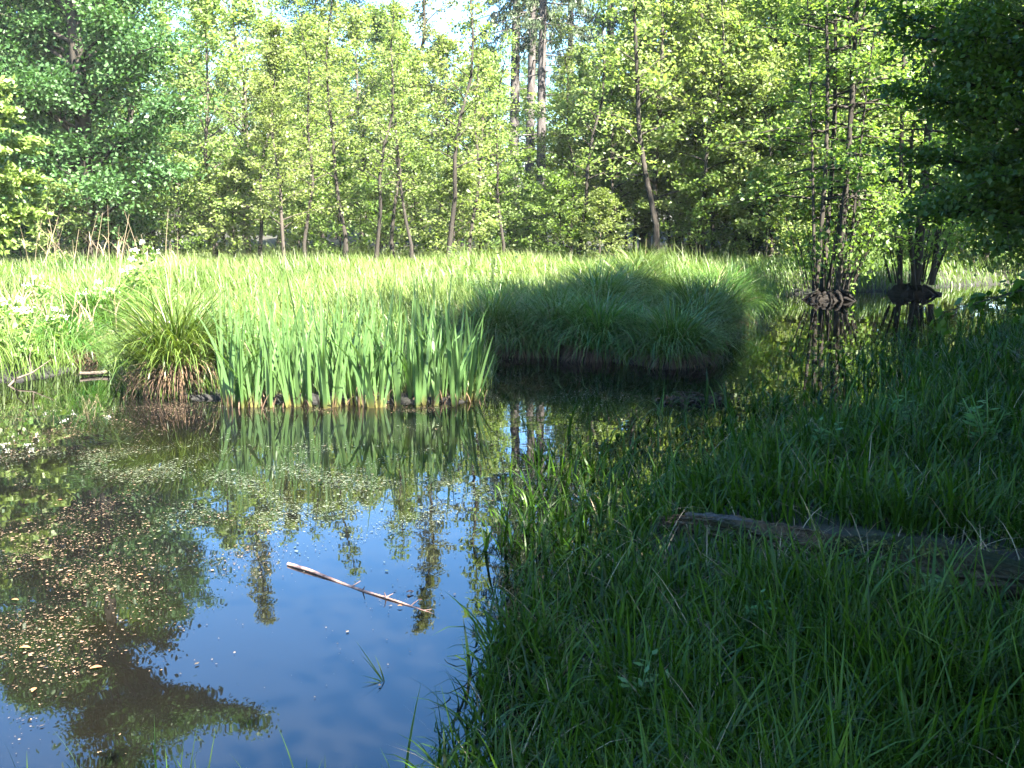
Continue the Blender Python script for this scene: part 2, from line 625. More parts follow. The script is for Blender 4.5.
def grow_tree(seed, H, R_, cb, prof, nl, ntw, per, size, r0, e_lo=0.5, e_hi=1.1, droop=0.2, spread=0.14, wob=0.12, lean=(0, 0),
              flat=0.55, top=0.97, tsides=7, twl=(0.22, 0.42), updown=0.6):
    """returns trunk MB and crown MB of a broadleaf tree at the origin"""
    rng = np.random.default_rng(seed)
    T, Cn = MB(), MB()
    n = 10
    z = np.linspace(-0.15, H * top, n)
    ph = rng.uniform(0, 6, 4)
    path = np.stack([wob * np.sin(z * 0.55 + ph[0]) + 0.4 * wob * np.sin(z * 1.7 + ph[1]) + lean[0] * z,
                     wob * np.sin(z * 0.5 + ph[2]) + 0.4 * wob * np.sin(z * 1.5 + ph[3]) + lean[1] * z, z], -1)
    path[:, :2] -= path[0, :2]
    rad = r0 * (1 - np.linspace(0, 1, n) ** 1.1 * 0.88)
    rad[0] *= 1.35
    T.add(*tube(path, rad, tsides))
    A, B = [], []
    for i in range(nl):
        u = (i + rng.uniform(0, 0.8)) / nl
        zz = cb + (H * top - cb) * u
        s = (zz + 0.15) / (H * top + 0.15)
        st = interp_path(path, s)
        az = i * 2.399 + rng.uniform(-0.5, 0.5)
        Ln = R_ * prof(u) * rng.uniform(0.7, 1.2)
        e = e_lo + (e_hi - e_lo) * u + rng.uniform(-0.15, 0.15)
        pts = [st]
        for k in range(5):
            ee = e - droop * k * 0.35
            az2 = az + rng.uniform(-0.25, 0.25)
            pts.append(pts[-1] + Ln / 5 * np.array([math.cos(az2) * math.cos(ee), math.sin(az2) * math.cos(ee), math.sin(ee)]))
        pts = np.array(pts)
        rr = max(0.012, 0.45 * np.interp(s, np.linspace(0, 1, n), rad))
        T.add(*tube(pts, rr * (1 - np.linspace(0, 0.85, 6)), 5))
        for k in range(ntw):
            q = rng.uniform(0.15, 1.0)
            a = interp_path(pts, q)
            az3 = az + rng.choice([-1, 1]) * rng.uniform(0.2, 1.3)
            ee = rng.uniform(-0.25, 0.5)
            tl = Ln * rng.uniform(*twl) * (1.15 - 0.5 * q)
            b = a + tl * np.array([math.cos(az3) * math.cos(ee), math.sin(az3) * math.cos(ee), math.sin(ee)])
            A.append(a)
            B.append(b)
            if k % 2 == 0:
                T.add(*tube([a, (a + b) / 2 + [0, 0, 0.03], b], [rr * 0.25 + 0.004, rr * 0.16 + 0.003, 0.003], 3))
    scatter_leaves(Cn, rng, A, B, per, size, spread, flat, updown)
    return T, Cn


def finish(name, label, cat, T, Cn, bark, leaf, loc=(0, 0, 0), group=None, rz=0):
    r = thing(name, label, cat, loc, group, rz)
    T.build('trunk', M[bark], r)
    Cn.build('crown', M[leaf], r, smooth=False)
    return r


round_p = lambda u: 0.55 + 0.6 * math.sin(math.pi * min(1, u * 0.9 + 0.12)) - 0.35 * u
cone_p = lambda u: 1.05 - 0.85 * u

PARK = (0, -500, -300)
protos = {}


def proto(key, *a, **k):
    protos[key] = [a, k, False]


def grow_spruce(seed, H, r0, cb, R_, per=26):
    rng = np.random.default_rng(seed)
    T, Cn = MB(), MB()
    z = np.linspace(-0.2, H, 9)
    path = np.stack([0.1 * np.sin(z * 0.2 + seed), 0.1 * np.cos(z * 0.17), z], -1)
    path[:, :2] -= path[0, :2]
    rad = r0 * (1 - np.linspace(0, 1, 9) * 0.9)
    rad[0] *= 1.25
    T.add(*tube(path, rad, 9))
    # dead stubs on the bare trunk
    for i in range(22):
        zz = rng.uniform(cb * 0.35, cb)
        st = interp_path(path, (zz + .2) / (H + .2))
        a = rng.uniform(0, 6.28)
        l = rng.uniform(0.4, 1.5)
        T.add(*tube([st, st + [math.cos(a) * l, math.sin(a) * l, -0.1 * l]], [0.03, 0.006], 4))
    A, B = [], []
    nl = int((H - cb) * 5.2)
    for i in range(nl):
        u = i / nl
        zz = cb + (H - cb) * u
        st = interp_path(path, (zz + .2) / (H + .2))
        a = i * 2.399 + rng.uniform(-.3, .3)
        L = R_ * (1 - u) ** 0.75 * rng.uniform(0.65, 1.1) + 0.25
        d = np.array([math.cos(a), math.sin(a), 0])
        pts = np.array([st + d * L * q + np.array([0, 0, (-0.3 * q + 0.12 * q * q) * L]) for q in (0, .25, .5, .75, 1)])
        T.add(*tube(pts, [0.04, 0.03, 0.022, 0.015, 0.006], 4))
        sd = np.array([-d[1], d[0], 0])
        for k in range(13):
            q = rng.uniform(0.12, 1.0)
            p = interp_path(pts, q)
            sgn = rng.choice([-1, 1])
            h = rng.uniform(0.3, 0.85) * (1.1 - 0.5 * q)
            A.append(p)
            B.append(p + d * 0.15 + sd * sgn * rng.uniform(0.0, 0.45) + np.array([0, 0, -h]))
    scatter_leaves(Cn, rng, A, B, per, 0.17, 0.06, 0.9, 1.0, 0.5, 0.28)
    return T, Cn


# --- prototypes: built where their first instance stands
def put(key, loc, label, rz=0.0, sc=1.0, group=None, name=None, scz=None, tilt=(0, 0)):
    p = protos[key]
    scv = (sc, sc, scz if scz else sc)
    if not p[2]:
        T, Cn = p[0][0]()
        r = finish(p[0][1], label, p[0][2], T, Cn, p[0][3], p[0][4], loc, group, rz)
        r.scale = scv
        r.rotation_euler = (tilt[0], tilt[1], rz)
        p[2] = r
        return r
    return copy_thing(p[2], loc, rz, scv, label, group, tilt)


proto('young_a', lambda: grow_tree(1, 8.0, 2.3, 1.0, round_p, 34, 9, 27, 0.115, 0.085, 0.35, 1.1), 'young_tree', 'tree', 'bark', 'leaf_young')
proto('young_b', lambda: grow_tree(2, 9.0, 2.0, 1.4, cone_p, 38, 9, 25, 0.115, 0.075, 0.45, 1.2, lean=(0.03, 0.0)), 'young_tree', 'tree', 'bark', 'leaf_young')
proto('young_c', lambda: grow_tree(3, 7.0, 2.5, 0.7, round_p, 32, 10, 27, 0.115, 0.07, 0.25, 1.0, wob=0.2), 'young_tree', 'tree', 'bark_dark', 'leaf_young')
proto('slender', lambda: grow_tree(4, 15.0, 1.7, 3.5, cone_p, 46, 7, 26, 0.12, 0.13, 0.6, 1.25, wob=0.25), 'slender_tree', 'tree', 'bark_dark', 'leaf_birch')
proto('forest_a', lambda: grow_tree(5, 22.0, 4.6, 4.0, round_p, 52, 11, 44, 0.17, 0.24, 0.3, 1.15, spread=0.28, wob=0.3), 'forest_tree', 'tree', 'bark', 'leaf_forest')
proto('forest_b', lambda: grow_tree(6, 19.0, 4.2, 2.5, round_p, 48, 11, 44, 0.165, 0.2, 0.2, 1.1, spread=0.27, wob=0.4), 'forest_tree', 'tree', 'bark_dark', 'leaf_forest')
proto('dark', lambda: grow_tree(7, 15.0, 4.4, 1.5, round_p, 50, 12, 85, 0.125, 0.2, 0.15, 1.1, spread=0.24, wob=0.3), 'broadleaf_tree', 'tree', 'bark_dark', 'leaf_dark')
proto('pole', lambda: grow_tree(15, 9.5, 1.3, 2.6, cone_p, 26, 6, 12, 0.11, 0.075, 0.5, 1.2, wob=.22, top=.99), 'young_tree', 'tree', 'bark_dark', 'leaf_young')
proto('canopy', lambda: grow_tree(14, 7.6, 2.7, 3.7, round_p, 34, 10, 50, 0.13, 0.1, 0.2, 1.0, spread=.2), 'broadleaf_tree', 'tree', 'bark_dark', 'leaf_dark')
proto('shrub_a', lambda: grow_tree(8, 2.6, 1.5, 0.15, round_p, 24, 8, 22, 0.1, 0.035, 0.4, 1.2, spread=0.1), 'shrub', 'shrub', 'bark', 'leaf_young')
proto('shrub_b', lambda: grow_tree(9, 3.4, 1.7, 0.2, round_p, 26, 8, 22, 0.11, 0.04, 0.35, 1.1, spread=0.12), 'shrub', 'shrub', 'bark_dark', 'leaf_forest')
proto('spruce_a', lambda: grow_spruce(11, 30, 0.26, 8.6, 3.0), 'spruce_tree', 'tree', 'bark_spruce', 'needle')
proto('spruce_b', lambda: grow_spruce(12, 27, 0.22, 9.2, 2.4), 'spruce_tree', 'tree', 'bark_spruce', 'needle')


def spot(px, D, py=250):
    x = base_x(px, py, D)
    return (x, D, gz1(x, D))


# first row of bright young trees along the meadow's far edge
row = [
    ('young_a', 215, 29, 0.95, 'young tree with a thick bare lower trunk beside the tall dark tree', 0.3),
    ('young_b', 285, 27, 0.72, 'small young tree on a thin pale leaning trunk at the meadow edge', 1.2),
    ('young_c', 322, 33, 1.08, 'bushy young tree behind the small pale leaning trunk', 2.2),
    ('young_a', 362, 36, 1.08, 'rounded young tree above a thicket of dark thin stems', 3.4),
    ('young_b', 400, 34, 0.92, 'narrow young tree in front of the crooked bare-topped tree', 4.0),
    ('young_c', 440, 36, 1.1, 'broad young tree filling the gap before the tall spruces', 5.1),
    ('young_a', 482, 34, 0.85, 'low young tree just before the paired spruce trunks', 0.9),
    ('young_b', 584, 35, .8, 'upright young tree just beyond the bare spruce trunk', 2.6),
    ('young_b', 655, 31, 1.3, 'tall thin-stemmed young tree standing over the sedge island', 5.4),
    ('young_c', 625, 34, 0.85, 'bushy young tree between the spruces and the tall thin stem', 1.9),
    ('young_a', 700, 33, 1.2, 'full young tree behind the far end of the sedge island', 4.4),
    ('young_c', 752, 31, 1.25, 'spreading young tree next to the multi-stemmed clump by the water', 3.0),
    ('young_a', 250, 35, 1.1, 'pale young tree tucked behind the thick bare lower trunk', 2.0),
    ('young_b', 612, 41, .78, 'taller young tree half hidden behind the lone dark-trunked spruce', 1.1),
    ('young_a', 562, 42, .8, 'rounded young tree filling the gap right after the bare spruce trunk', 0.6),
    ('young_b', 640, 39, .95, 'tall narrow young tree behind the thin-stemmed one', 3.6),
    ('young_a', 612, 32, .85, 'low rounded young tree under the lone dark-trunked spruce', 4.9),
    ('young_c', 668, 34, 1.0, 'wide young tree just past the tall thin stem', 0.2),
    ('young_c', 565, 34, .62, 'small young tree at the foot of the bare pale spruce trunk', 5.9),
    ('young_b', 635, 35, 1.0, 'narrow young tree touching the tall thin stem', 2.2),
    ('young_a', 725, 38, 1.35, 'tall full young tree rising behind the spreading young tree', 2.8),
    ('young_b', 680, 42, 1.6, 'tall narrow young tree beside the slender leafy tree beyond the island', 5.0),
]
for key, px, D, sc, lab, rz in row:
    put(key, spot(px, D), lab, rz, sc, 'young trees along the far meadow edge')
for i, (px, D, sc, lab) in enumerate([
        (258, 29, .8, 'thin dark pole-like young tree right of the thick bare lower trunk'), (305, 28, .75, 'thin dark pole-like young tree just past the pale leaning trunk'),
        (346, 29, .9, 'thin dark pole-like young tree in the thicket between rounded crowns'), (375, 28, .8, 'thin dark pole-like young tree at the middle of the thicket'),
        (393, 30, .85, 'slightly taller pole-like young tree beside the crooked bare-topped tree'), (412, 28, .7, 'short pole-like young tree under the crooked bare-topped tree'),
        (447, 28, 1.0, 'tall thin dark stem rising alone through the broad young crown'), (470, 29, .8, 'thin dark pole-like young tree at the edge before the spruces'),
        (503, 30, .7, 'thin dark pole-like young tree under the paired spruce trunks'), (578, 30, .9, 'thin dark leaning stem right of the spruce group'),
        (572, 32, .8, 'thin dark stem close behind the leaning one by the spruces'), (657, 29, 1.25, 'long thin dark stem over the back of the sedge island'),
        (695, 30, 1.0, 'thin dark stem behind the tip of the sedge island')]):
    put('pole', spot(px, D), lab, i * 2.1, sc, 'thin pole trees along the meadow edge', tilt=(.04 * math.sin(i * 3), .05 * math.cos(i * 2)))
put('slender', spot(245, 40), 'slender pale tree whose thin top stands against the sky', 0.5, 1.02, 'slender trees above the young row')
put('slender', spot(425, 38), 'slender tree with crooked dark bare upper stem against the sky', 2.3, 0.98, 'slender trees above the young row')
put('slender', spot(690, 37), 'slender leafy tree rising beyond the sedge island', 4.0, 1.1, 'slender trees above the young row')

# tall spruces
for key, px, D, sc, lab, rz in [
    ('spruce_a', 513, 47, 1.05, 'darkest thick spruce of the tight spruce group, half hidden by leaves', 0),
    ('spruce_b', 528, 44, 1.0, 'spruce with a long straight bare trunk, middle one of the tight group', 1),
    ('spruce_b', 541, 37, 0.9, 'spruce with a pale grey trunk bare down to the shrubs', 2),
    ('spruce_a', 610, 48, 1.0, 'lone tall spruce with a dark trunk beyond the tight spruce group', 3),
    ('spruce_b', 645, 43, 1.05, 'tall grey-trunked spruce behind the thin-stemmed young tree', 4),
    ('spruce_a', 570, 60, 1.05, 'distant spruce seen in the gap between the other spruces', 5),
]:
    put(key, spot(px, D), lab, rz, sc, 'tall spruces behind the meadow')

# shrubs at the meadow edge
rng = np.random.default_rng(77)
sh_px = [300, 340, 380, 415, 455, 500, 535, 560, 600, 700, 765, 180, 150, 110, 60, 20, 235]
for i, px in enumerate(sh_px):
    D = rng.uniform(28.5, 33) if px > 130 else rng.uniform(25, 28)
    put(['shrub_a', 'shrub_b'][i % 2], spot(px, D), 'leafy green shrub in the thicket along the meadow edge', rng.uniform(0, 6), rng.uniform(0.75, 1.15), 'shrubs along the far meadow edge')
for i in range(26):
    px = -60 + i * 46 + rng.uniform(-15, 15)
    D = rng.uniform(38, 46)
    put(['shrub_b', 'shrub_a'][i % 2], spot(px, D), 'shadowed shrub in the undergrowth deep between the forest trunks', rng.uniform(0, 6), rng.uniform(1.2, 1.9), 'undergrowth shrubs inside the forest')

# forest behind
for i in range(30):
    px = -140 + i * 44 + rng.uniform(-18, 18)
    if 130 < px < 480:
        D, sc = rng.uniform(52, 66), rng.uniform(0.42, 0.56)
    elif px <= 170:
        D, sc = rng.uniform(44, 54), rng.uniform(0.75, 0.95)
    elif px < 720:
        D, sc = rng.uniform(52, 62), (rng.uniform(0.38, 0.45) if px < 645 else .65)
    else:
        D, sc = rng.uniform(42, 54), rng.uniform(.9, 1.05)
    put(['forest_a', 'forest_b'][i % 2], spot(px, D), 'leafy forest tree standing in the wood behind the front row', rng.uniform(0, 6), sc, 'forest trees behind the front row')
for i in range(12):
    px = 190 + i * 27 + rng.uniform(-8, 8)
    put(['forest_b', 'forest_a'][i % 2], spot(px, rng.uniform(46, 52)), 'low forest tree filling the wood between the young trees and the spruces', rng.uniform(0, 6), rng.uniform(.42, .5), 'low forest trees behind the young row')
for i in range(22):
    px = -100 + i * 58 + rng.uniform(-18, 18)
    put(['forest_b', 'forest_a'][i % 2], spot(px, rng.uniform(68, 85)), 'distant forest tree closing off the back of the wood', rng.uniform(0, 6), rng.uniform(0.5, 0.62) if 170 < px < 645 else 0.85, 'distant forest trees')
put('dark', spot(322, 58), 'distant dark green crown rising above the young trees against the sky', 0.4, 1.0, 'tall dark broadleaf trees')

# right hand wood
for key, px, D, sc, lab, rz in [
    ('forest_b', 760, 36, 1.0, 'tall sunlit forest tree behind the spreading young tree', 0.2),
    ('forest_a', 825, 34, 0.95, 'tall forest tree rising behind the multi-stemmed clump', 1.2),
    ('forest_b', 890, 33, 0.95, 'forest tree between the two multi-stemmed clumps', 2.9),
    ('forest_a', 960, 32, 0.95, 'shaded forest tree beyond the far bank grass', 4.1),
    ('forest_b', 1030, 30, 1.0, 'dark forest tree at the picture edge beyond the water', 5.2),
]:
    put(key, spot(px, D), lab, rz, sc, 'forest trees on the far bank')
for i, (px, D, sc) in enumerate([(800, 30, 0.9), (850, 31, 1.0), (930, 29.5, 0.9), (975, 29, 1.0), (1020, 28.5, 1.1), (880, 33, 1.2), (780, 33, 1.0)]):
    put(['shrub_b', 'shrub_a'][i % 2], spot(px, D), 'shaded shrub on the far bank behind the water', i * 1.1, sc, 'shrubs on the far bank')
for i, (px, D, sc) in enumerate([(735, 33, 1.0), (800, 31, 0.9), (860, 32, 1.05), (925, 31, 1.0), (985, 30, 1.1), (770, 29, .85), (715, 31, .95), (855, 28.5, 1.25), (810, 34, 1.6), (745, 37, 1.7), (880, 30, 1.3), (675, 36, 1.4)]):
    put(['young_a', 'young_c'][i % 2], spot(px, D), 'young leafy tree in the understorey of the far bank', i * 1.3, sc, 'young trees on the far bank')


# multi-stemmed clumps at the water's edge
def multistem(seed, stems, name, label, loc):
    rng = np.random.default_rng(seed)
    T, Cn = MB(), MB()
    rt = MB()
    # raised root mound
    a = np.linspace(0, 2 * math.pi, 20, endpoint=False)
    rings = []
    for q, (rr, zz) in enumerate([(.62, -0.25), (0.5, 0.0), (0.4, 0.07), (0.28, 0.12), (0.1, 0.16)]):
        k = rr * (1 + 0.12 * np.sin(a * 3 + seed) + 0.14 * rng.normal(size=20))
        rings.append(np.stack([np.cos(a) * k, np.sin(a) * k * 0.8, zz + 0.05 * rng.normal(size=20)], -1))
    v = np.concatenate(rings)
    f = [[q * 20 + i, q * 20 + (i + 1) % 20, (q + 1) * 20 + (i + 1) % 20, (q + 1) * 20 + i] for q in range(4) for i in range(20)]
    rt.add(v, f)
    root = thing(name, label, 'tree', loc, 'multi-stemmed trees at the water edge')
    for i in range(46):
        a_ = rng.uniform(0, 6.28)
        l_ = rng.uniform(.3, .7)
        p_ = np.array([math.cos(a_) * .22, math.sin(a_) * .2, rng.uniform(.03, .2)])
        e_ = np.array([math.cos(a_ + rng.normal(0, .3)) * l_, math.sin(a_) * l_, -.12])
        rt.add(*tube([p_, p_ * .6 + e_ * .4 + [0, 0, .06], e_], [.05, .034, .014], 5, .15, rng))
    rt_o = rt.build('root_mound', M['mound'], root)
    for (dx, dy, lx, ly, H, r0) in stems:
        z = np.linspace(0, 1, 10)
        bend = rng.uniform(-0.25, 0.25, 2)
        path = np.stack([dx + lx * H * z ** 1.2 + bend[0] * np.sin(z * 5), dy + ly * H * z ** 1.2 + bend[1] * np.sin(z * 4), 0.2 + z * H], -1)
        s = MB().add(*tube(path, r0 * .58 * (1 - 0.85 * z), 7))
        A, B = [], []
        nl = int(H * 2.2)
        for i in range(nl):
            u = (i + rng.uniform(0, .8)) / nl
            q = 0.16 + 0.84 * u
            st = interp_path(path, q)
            az = i * 2.399 + rng.uniform(-.4, .4)
            Ln = (1.9 - 1.1 * u) * rng.uniform(0.6, 1.15)
            e = 0.15 + 0.7 * u
            pts = np.array([st + Ln * k / 3 * np.array([math.cos(az) * math.cos(e - k * .08), math.sin(az) * math.cos(e - k * .08), math.sin(e - k * .1)]) for k in range(4)])
            s.add(*tube(pts, np.array([0.3, 0.22, 0.14, 0.05]) * r0 * (1.1 - q * .7) + 0.003, 4))
            for k in range(6):
                a_ = interp_path(pts, rng.uniform(0.2, 1))
                az3 = az + rng.uniform(-1.2, 1.2)
                ee = rng.uniform(-.25, .4)
                b_ = a_ + Ln * rng.uniform(0.2, 0.45) * np.array([math.cos(az3) * math.cos(ee), math.sin(az3) * math.cos(ee), math.sin(ee)])
                A.append(a_)
                B.append(b_)
        scatter_leaves(Cn, rng, A, B, 16, 0.1, 0.11, 0.5)
        s.build('trunk', M['bark_dark'], root)
    # low shoots round the foot
    sh = MB()
    A, B = [], []
    for i in range(26):
        a = rng.uniform(0, 6.28)
        l = rng.uniform(0.8, 2.2)
        p0 = np.array([0.5 * math.cos(a), 0.4 * math.sin(a), 0.25])
        p1 = p0 + np.array([math.cos(a) * l * .35, math.sin(a) * l * .35, l])
        sh.add(*tube([p0, (p0 + p1) / 2 + [0, 0, .1], p1], [.016, .011, .004], 4))
        A.append(p0 * .7 + p1 * .3)
        B.append(p1)
    scatter_leaves(Cn, rng, A, B, 70, 0.1, 0.22, 0.8)
    sh.build('shoots', M['bark_dark'], root)
    Cn.build('crown', M['leaf_forest'], root, smooth=False)
    return root


multistem(21, [(-.3, 0, -.03, 0, 11, .10), (-.1, .2, -.012, .01, 12, .11), (.15, -.1, 0.0, -.01, 12.5, .12), (.35, .1, .03, 0, 11, .09), (.05, .3, .015, .02, 10, .08),
               (-.4, -.2, -.07, -.01, 8, .07), (.3, -.25, .05, -.03, 7, .06)],
          'multi_stem_tree', 'cluster of thin dark stems rising from a root mound amid the water', (base_x(829, 298, 21.6), 21.6, 0.0))
multistem(22, [(-.3, 0, -.05, 0, 11, .11), (.1, .1, -.01, .01, 13, .2), (.4, -.1, .045, -.01, 11, .12), (-.05, -.2, .02, -.02, 10, .09), (.25, .3, .06, .03, 9, .08)],
          'multi_stem_tree', 'cluster of stems with one thick dark trunk, nearer the shaded wood', (base_x(912, 296, 23.2), 23.2, 0.02))


# trees whose limbs are aimed at seen clumps
def aimed_tree(seed, base, path_pts, r0, clumps, name, label, cat, bark, leaf, size, per, tw, spread, group=None, csize=1.0, limb_r=0.05):
    rng = np.random.default_rng(seed)
    base = np.array(base, float)
    T, Cn = MB(), MB()
    path = np.array(path_pts, float)
    n = len(path)
    T.add(*tube(path, r0 * (1 - np.linspace(0, 1, n) * 0.85), 9))
    A, B = [], []
    for cl in clumps:
        c = np.array(cl[:3], float) - base
        cs = (cl[3] if len(cl) > 3 else 1.0) * csize
        hd = math.hypot(c[0] - path[0][0], c[1] - path[0][1])
        zs = np.clip(c[2] - hd * 0.45, path[0][2] + 1.2, path[-1][2] * 0.97)
        st = np.array([np.interp(zs, path[:, 2], path[:, k]) for k in range(3)])
        m1 = st + (c - st) * 0.35 + np.array([0, 0, 0.08 * hd]) + rng.normal(size=3) * 0.08 * csize
        m2 = st + (c - st) * 0.7 + np.array([0, 0, 0.05 * hd]) + rng.normal(size=3) * 0.08 * csize
        pts = np.array([st, m1, m2, c])
        T.add(*tube(pts, [limb_r, limb_r * .7, limb_r * .45, limb_r * .15], 5))
        d = norm(c - st)
        for k in range(tw):
            q = rng.uniform(0.45, 1.0)
            a = interp_path(pts, q)
            v = rng.normal(size=3) * np.array([1, 1, 0.45]) + d * 0.6
            b = a + norm(v) * rng.uniform(0.35, 1.0) * cs
            A.append(a)
            B.append(b)
            if k % 2 == 0:
                T.add(*tube([a, b], [limb_r * .22, 0.003], 3))
    scatter_leaves(Cn, rng, A, B, per, size, spread, 0.5)
    return finish(name, label, cat, T, Cn, bark, leaf, base, group)


# the tall dark tree at the left, whose mirror image fills the near water
DT = 27.0
bx = base_x(88, 250, DT)
bz = gz1(bx, DT)
cl = []
for (px, py, s) in [(-30, 20, 1.6), (30, 40, 1.5), (110, 20, 1.3), (160, 45, 1.3), (-20, 80, 1.5), (40, 95, 1.5), (120, 75, 1.5), (175, 110, 1.2), (5, 140, 1.6),
                    (70, 150, 1.6), (140, 140, 1.5), (30, 190, 1.5), (100, 190, 1.5), (165, 175, 1.2), (60, 225, 1.3), (130, 222, 1.3), (15, 232, 1.3), (-40, 190, 1.4)]:
    p = at_D(px, py, DT + random.Random(px * py).uniform(-2.5, 1.0))
    cl.append((*p, s))
for (px, py, s) in [(20, 470, 1.5), (90, 480, 1.5), (150, 500, 1.4), (60, 525, 1.5), (165, 545, 1.2), (110, 560, 1.4), (15, 590, 1.4), (70, 600, 1.3), (150, 600, 1.3),
                    (160, 635, 1.0), (100, 630, 1.1), (40, 560, 1.4), (120, 700, 1.2), (90, 735, 1.3), (140, 750, 1.2), (170, 725, 0.9), (200, 712, 0.7), (235, 715, 0.7), (255, 722, 0.5), (110, 775, 1.2), (60, 790, 1.0), (115, 655, 1.0), (85, 672, 1.0), (140, 680, .9), (60, 700, 1.0), (100, 715, 1.1), (160, 705, .9), (130, 725, .9), (20, 640, 1.1), (185, 720, .7), (220, 716, .6)]:
    p = mirror_D(px, py, DT + random.Random(px * py).uniform(-1.5, 1.0))
    cl.append((*p, s))
tz = np.linspace(-0.2, 18.5, 9)
aimed_tree(31, (bx, DT, bz), np.stack([0.12 * np.sin(tz * .4), 0.1 * np.cos(tz * .5), tz], -1), 0.24, cl, 'broadleaf_tree',
           'very tall dark broadleaf tree with a black trunk, its mirror image filling the near water', 'tree', 'bark_dark', 'leaf_dark', 0.115, 105, 16, 0.24,
           'tall dark broadleaf trees', 1.0, 0.07)
put('dark', spot(-5, 31), 'dark broadleaf tree at the picture edge behind the feathery conifer', 1.0, 0.9, 'tall dark broadleaf trees')
put('dark', spot(150, 34), 'dark broadleaf tree between the very tall tree and the young trees', 2.0, 0.8, 'tall dark broadleaf trees')
put('forest_b', spot(30, 37), 'tall forest tree reaching the sky behind the dark broadleaf trees', 2.0, 0.9, 'forest trees behind the front row')
put('dark', spot(85, 30), 'lower dark broadleaf tree filling the gap under the very tall tree', 3.3, 0.62, 'tall dark broadleaf trees')

# feathery conifer at the left edge
DC = 16.0
bx = base_x(-45, 270, DC)
bz = gz1(bx, DC)
cl = [(*at_D(px, py, DC + dd), s) for px, py, dd, s in [(8, 110, 0, .5), (25, 140, .2, .5), (-10, 150, -.3, .6), (30, 178, 0, .55), (5, 185, -.3, .6), (20, 210, .2, .55), (38, 215, 0, .4), (0, 232, -.2, .6), (-20, 90, 0, .6),
                                                        (-60, 60, 0, .8), (-80, 120, 0, .8), (-100, 200, 0, .8)]]
tz = np.linspace(-0.1, 5.2, 6)
aimed_tree(32, (bx, DC, bz), np.stack([0 * tz, 0 * tz, tz], -1), 0.1, cl, 'conifer_tree', 'feathery light green conifer reaching in at the picture edge', 'tree',
           'bark', 'needle_light', 0.09, 60, 16, 0.05, None, 1.0, 0.022)

# dark overhanging trees at the right
DB = 11.0
bx = base_x(1130, 300, DB)
bz = gz1(bx, DB)
cl = []
for (px, py, dd, s) in [(1010, 20, -1, 1.0), (950, 25, 0, .9), (900, 15, .5, .8), (860, 30, 1, .6), (990, 70, -.5, .9), (930, 80, .5, .8), (895, 90, 0, .6), (1015, 120, -1, .9),
                        (965, 130, .3, .8), (925, 155, 0, .6), (1000, 175, -.6, .9), (950, 195, .2, .7), (915, 215, .4, .5), (990, 225, -.5, .7),
                        (1060, 60, -1, 1.2), (1070, 150, -1, 1.2), (1020, -40, -1, 1.2), (940, -40, 0, 1.2), (870, -50, 1, 1.1), (1090, -60, 0, 1.3)]:
    cl.append((*at_D(px, py, DB + dd), s))
tz = np.linspace(-0.2, 12, 8)
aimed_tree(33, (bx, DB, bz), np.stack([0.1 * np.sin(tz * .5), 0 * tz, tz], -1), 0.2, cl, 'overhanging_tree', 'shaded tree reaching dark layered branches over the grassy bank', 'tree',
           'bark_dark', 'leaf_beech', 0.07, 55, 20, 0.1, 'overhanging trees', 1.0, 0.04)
DB = 17.0
bx = base_x(1075, 290, DB)
bz = gz1(bx, DB)
cl = []
for (px, py, dd, s) in [(1000, 0, 0, 1.5), (1010, 60, -1, 1.4), (980, 110, .5, 1.3), (1010, 150, -.5, 1.4), (970, 180, 0, 1.1), (1000, 215, 0, 1.3), (1015, 250, -1, 1.0), (960, 60, 1, 1.1),
                        (940, 10, 1, 1.2), (1060, 100, -1, 1.5), (1070, 200, -1, 1.5), (1060, 20, 0, 1.6), (1100, 260, 0, 1.5), (960, -50, 1, 1.6), (1050, -70, 0, 1.8)]:
    cl.append((*at_D(px, py, DB + dd), s))
tz = np.linspace(-0.2, 16, 8)
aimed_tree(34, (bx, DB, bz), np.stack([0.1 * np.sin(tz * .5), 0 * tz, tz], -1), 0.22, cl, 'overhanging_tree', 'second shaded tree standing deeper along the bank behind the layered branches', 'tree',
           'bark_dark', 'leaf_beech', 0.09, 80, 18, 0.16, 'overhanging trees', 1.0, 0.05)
# low bough over the far end of the bank
DB = 6.6
bx = base_x(1160, 330, DB)
bz = gz1(bx, DB)
cl = [(*at_D(px, py, DB), s) for px, py, s in [(1015, 300, .25), (975, 310, .22), (940, 313, .18), (1022, 318, .25), (1000, 306, .22)]]
tz = np.linspace(-0.1, 2.6, 5)
aimed_tree(35, (bx, DB, bz), np.stack([0 * tz, 0 * tz, tz], -1), 0.035, cl, 'sapling', 'thin sapling holding one low leafy bough over the bank grass', 'tree',
           'bark_dark', 'leaf_beech', 0.075, 14, 7, 0.04, None, 1.0, 0.012)

# trees beside and behind the viewer that shade the bank
for i, (key, x, y, sc) in enumerate([('forest_a', 10.5, -6, .7), ('dark', 8.0, 0.0, .78), ('forest_b', 11, 3.5, .72), ('dark', 8.2, 6.2, 1.0), ('dark', 9.4, -3.0, .85), ('canopy', 5.0, 3.4, 1.0), ('canopy', 5.6, .6, 1.0), ('canopy', 3.4, -.5, .82), ('canopy', 4.7, 7.0, 1.15), ('canopy', 7.2, 9.0, 1.1), ('canopy', 5.3, 8.1, 1.0), ('dark', 13, 9.5, 1.0), ('forest_a', 15, -2, .8), ('forest_b', 17, 13, .95),
                                     ('forest_b', 14.5, 4.0, .85), ('dark', 7.2, 3.0, .62), ('forest_b', 16.0, 15, .8), ('dark', 5.2, -3.0, .6), ('forest_a', 20, 6, .9)]):
    put(key, (x, y, gz1(x, y)), 'tall leafy tree on the bank side casting shade over the grass', i * 1.7, sc, 'trees that shade the near bank')

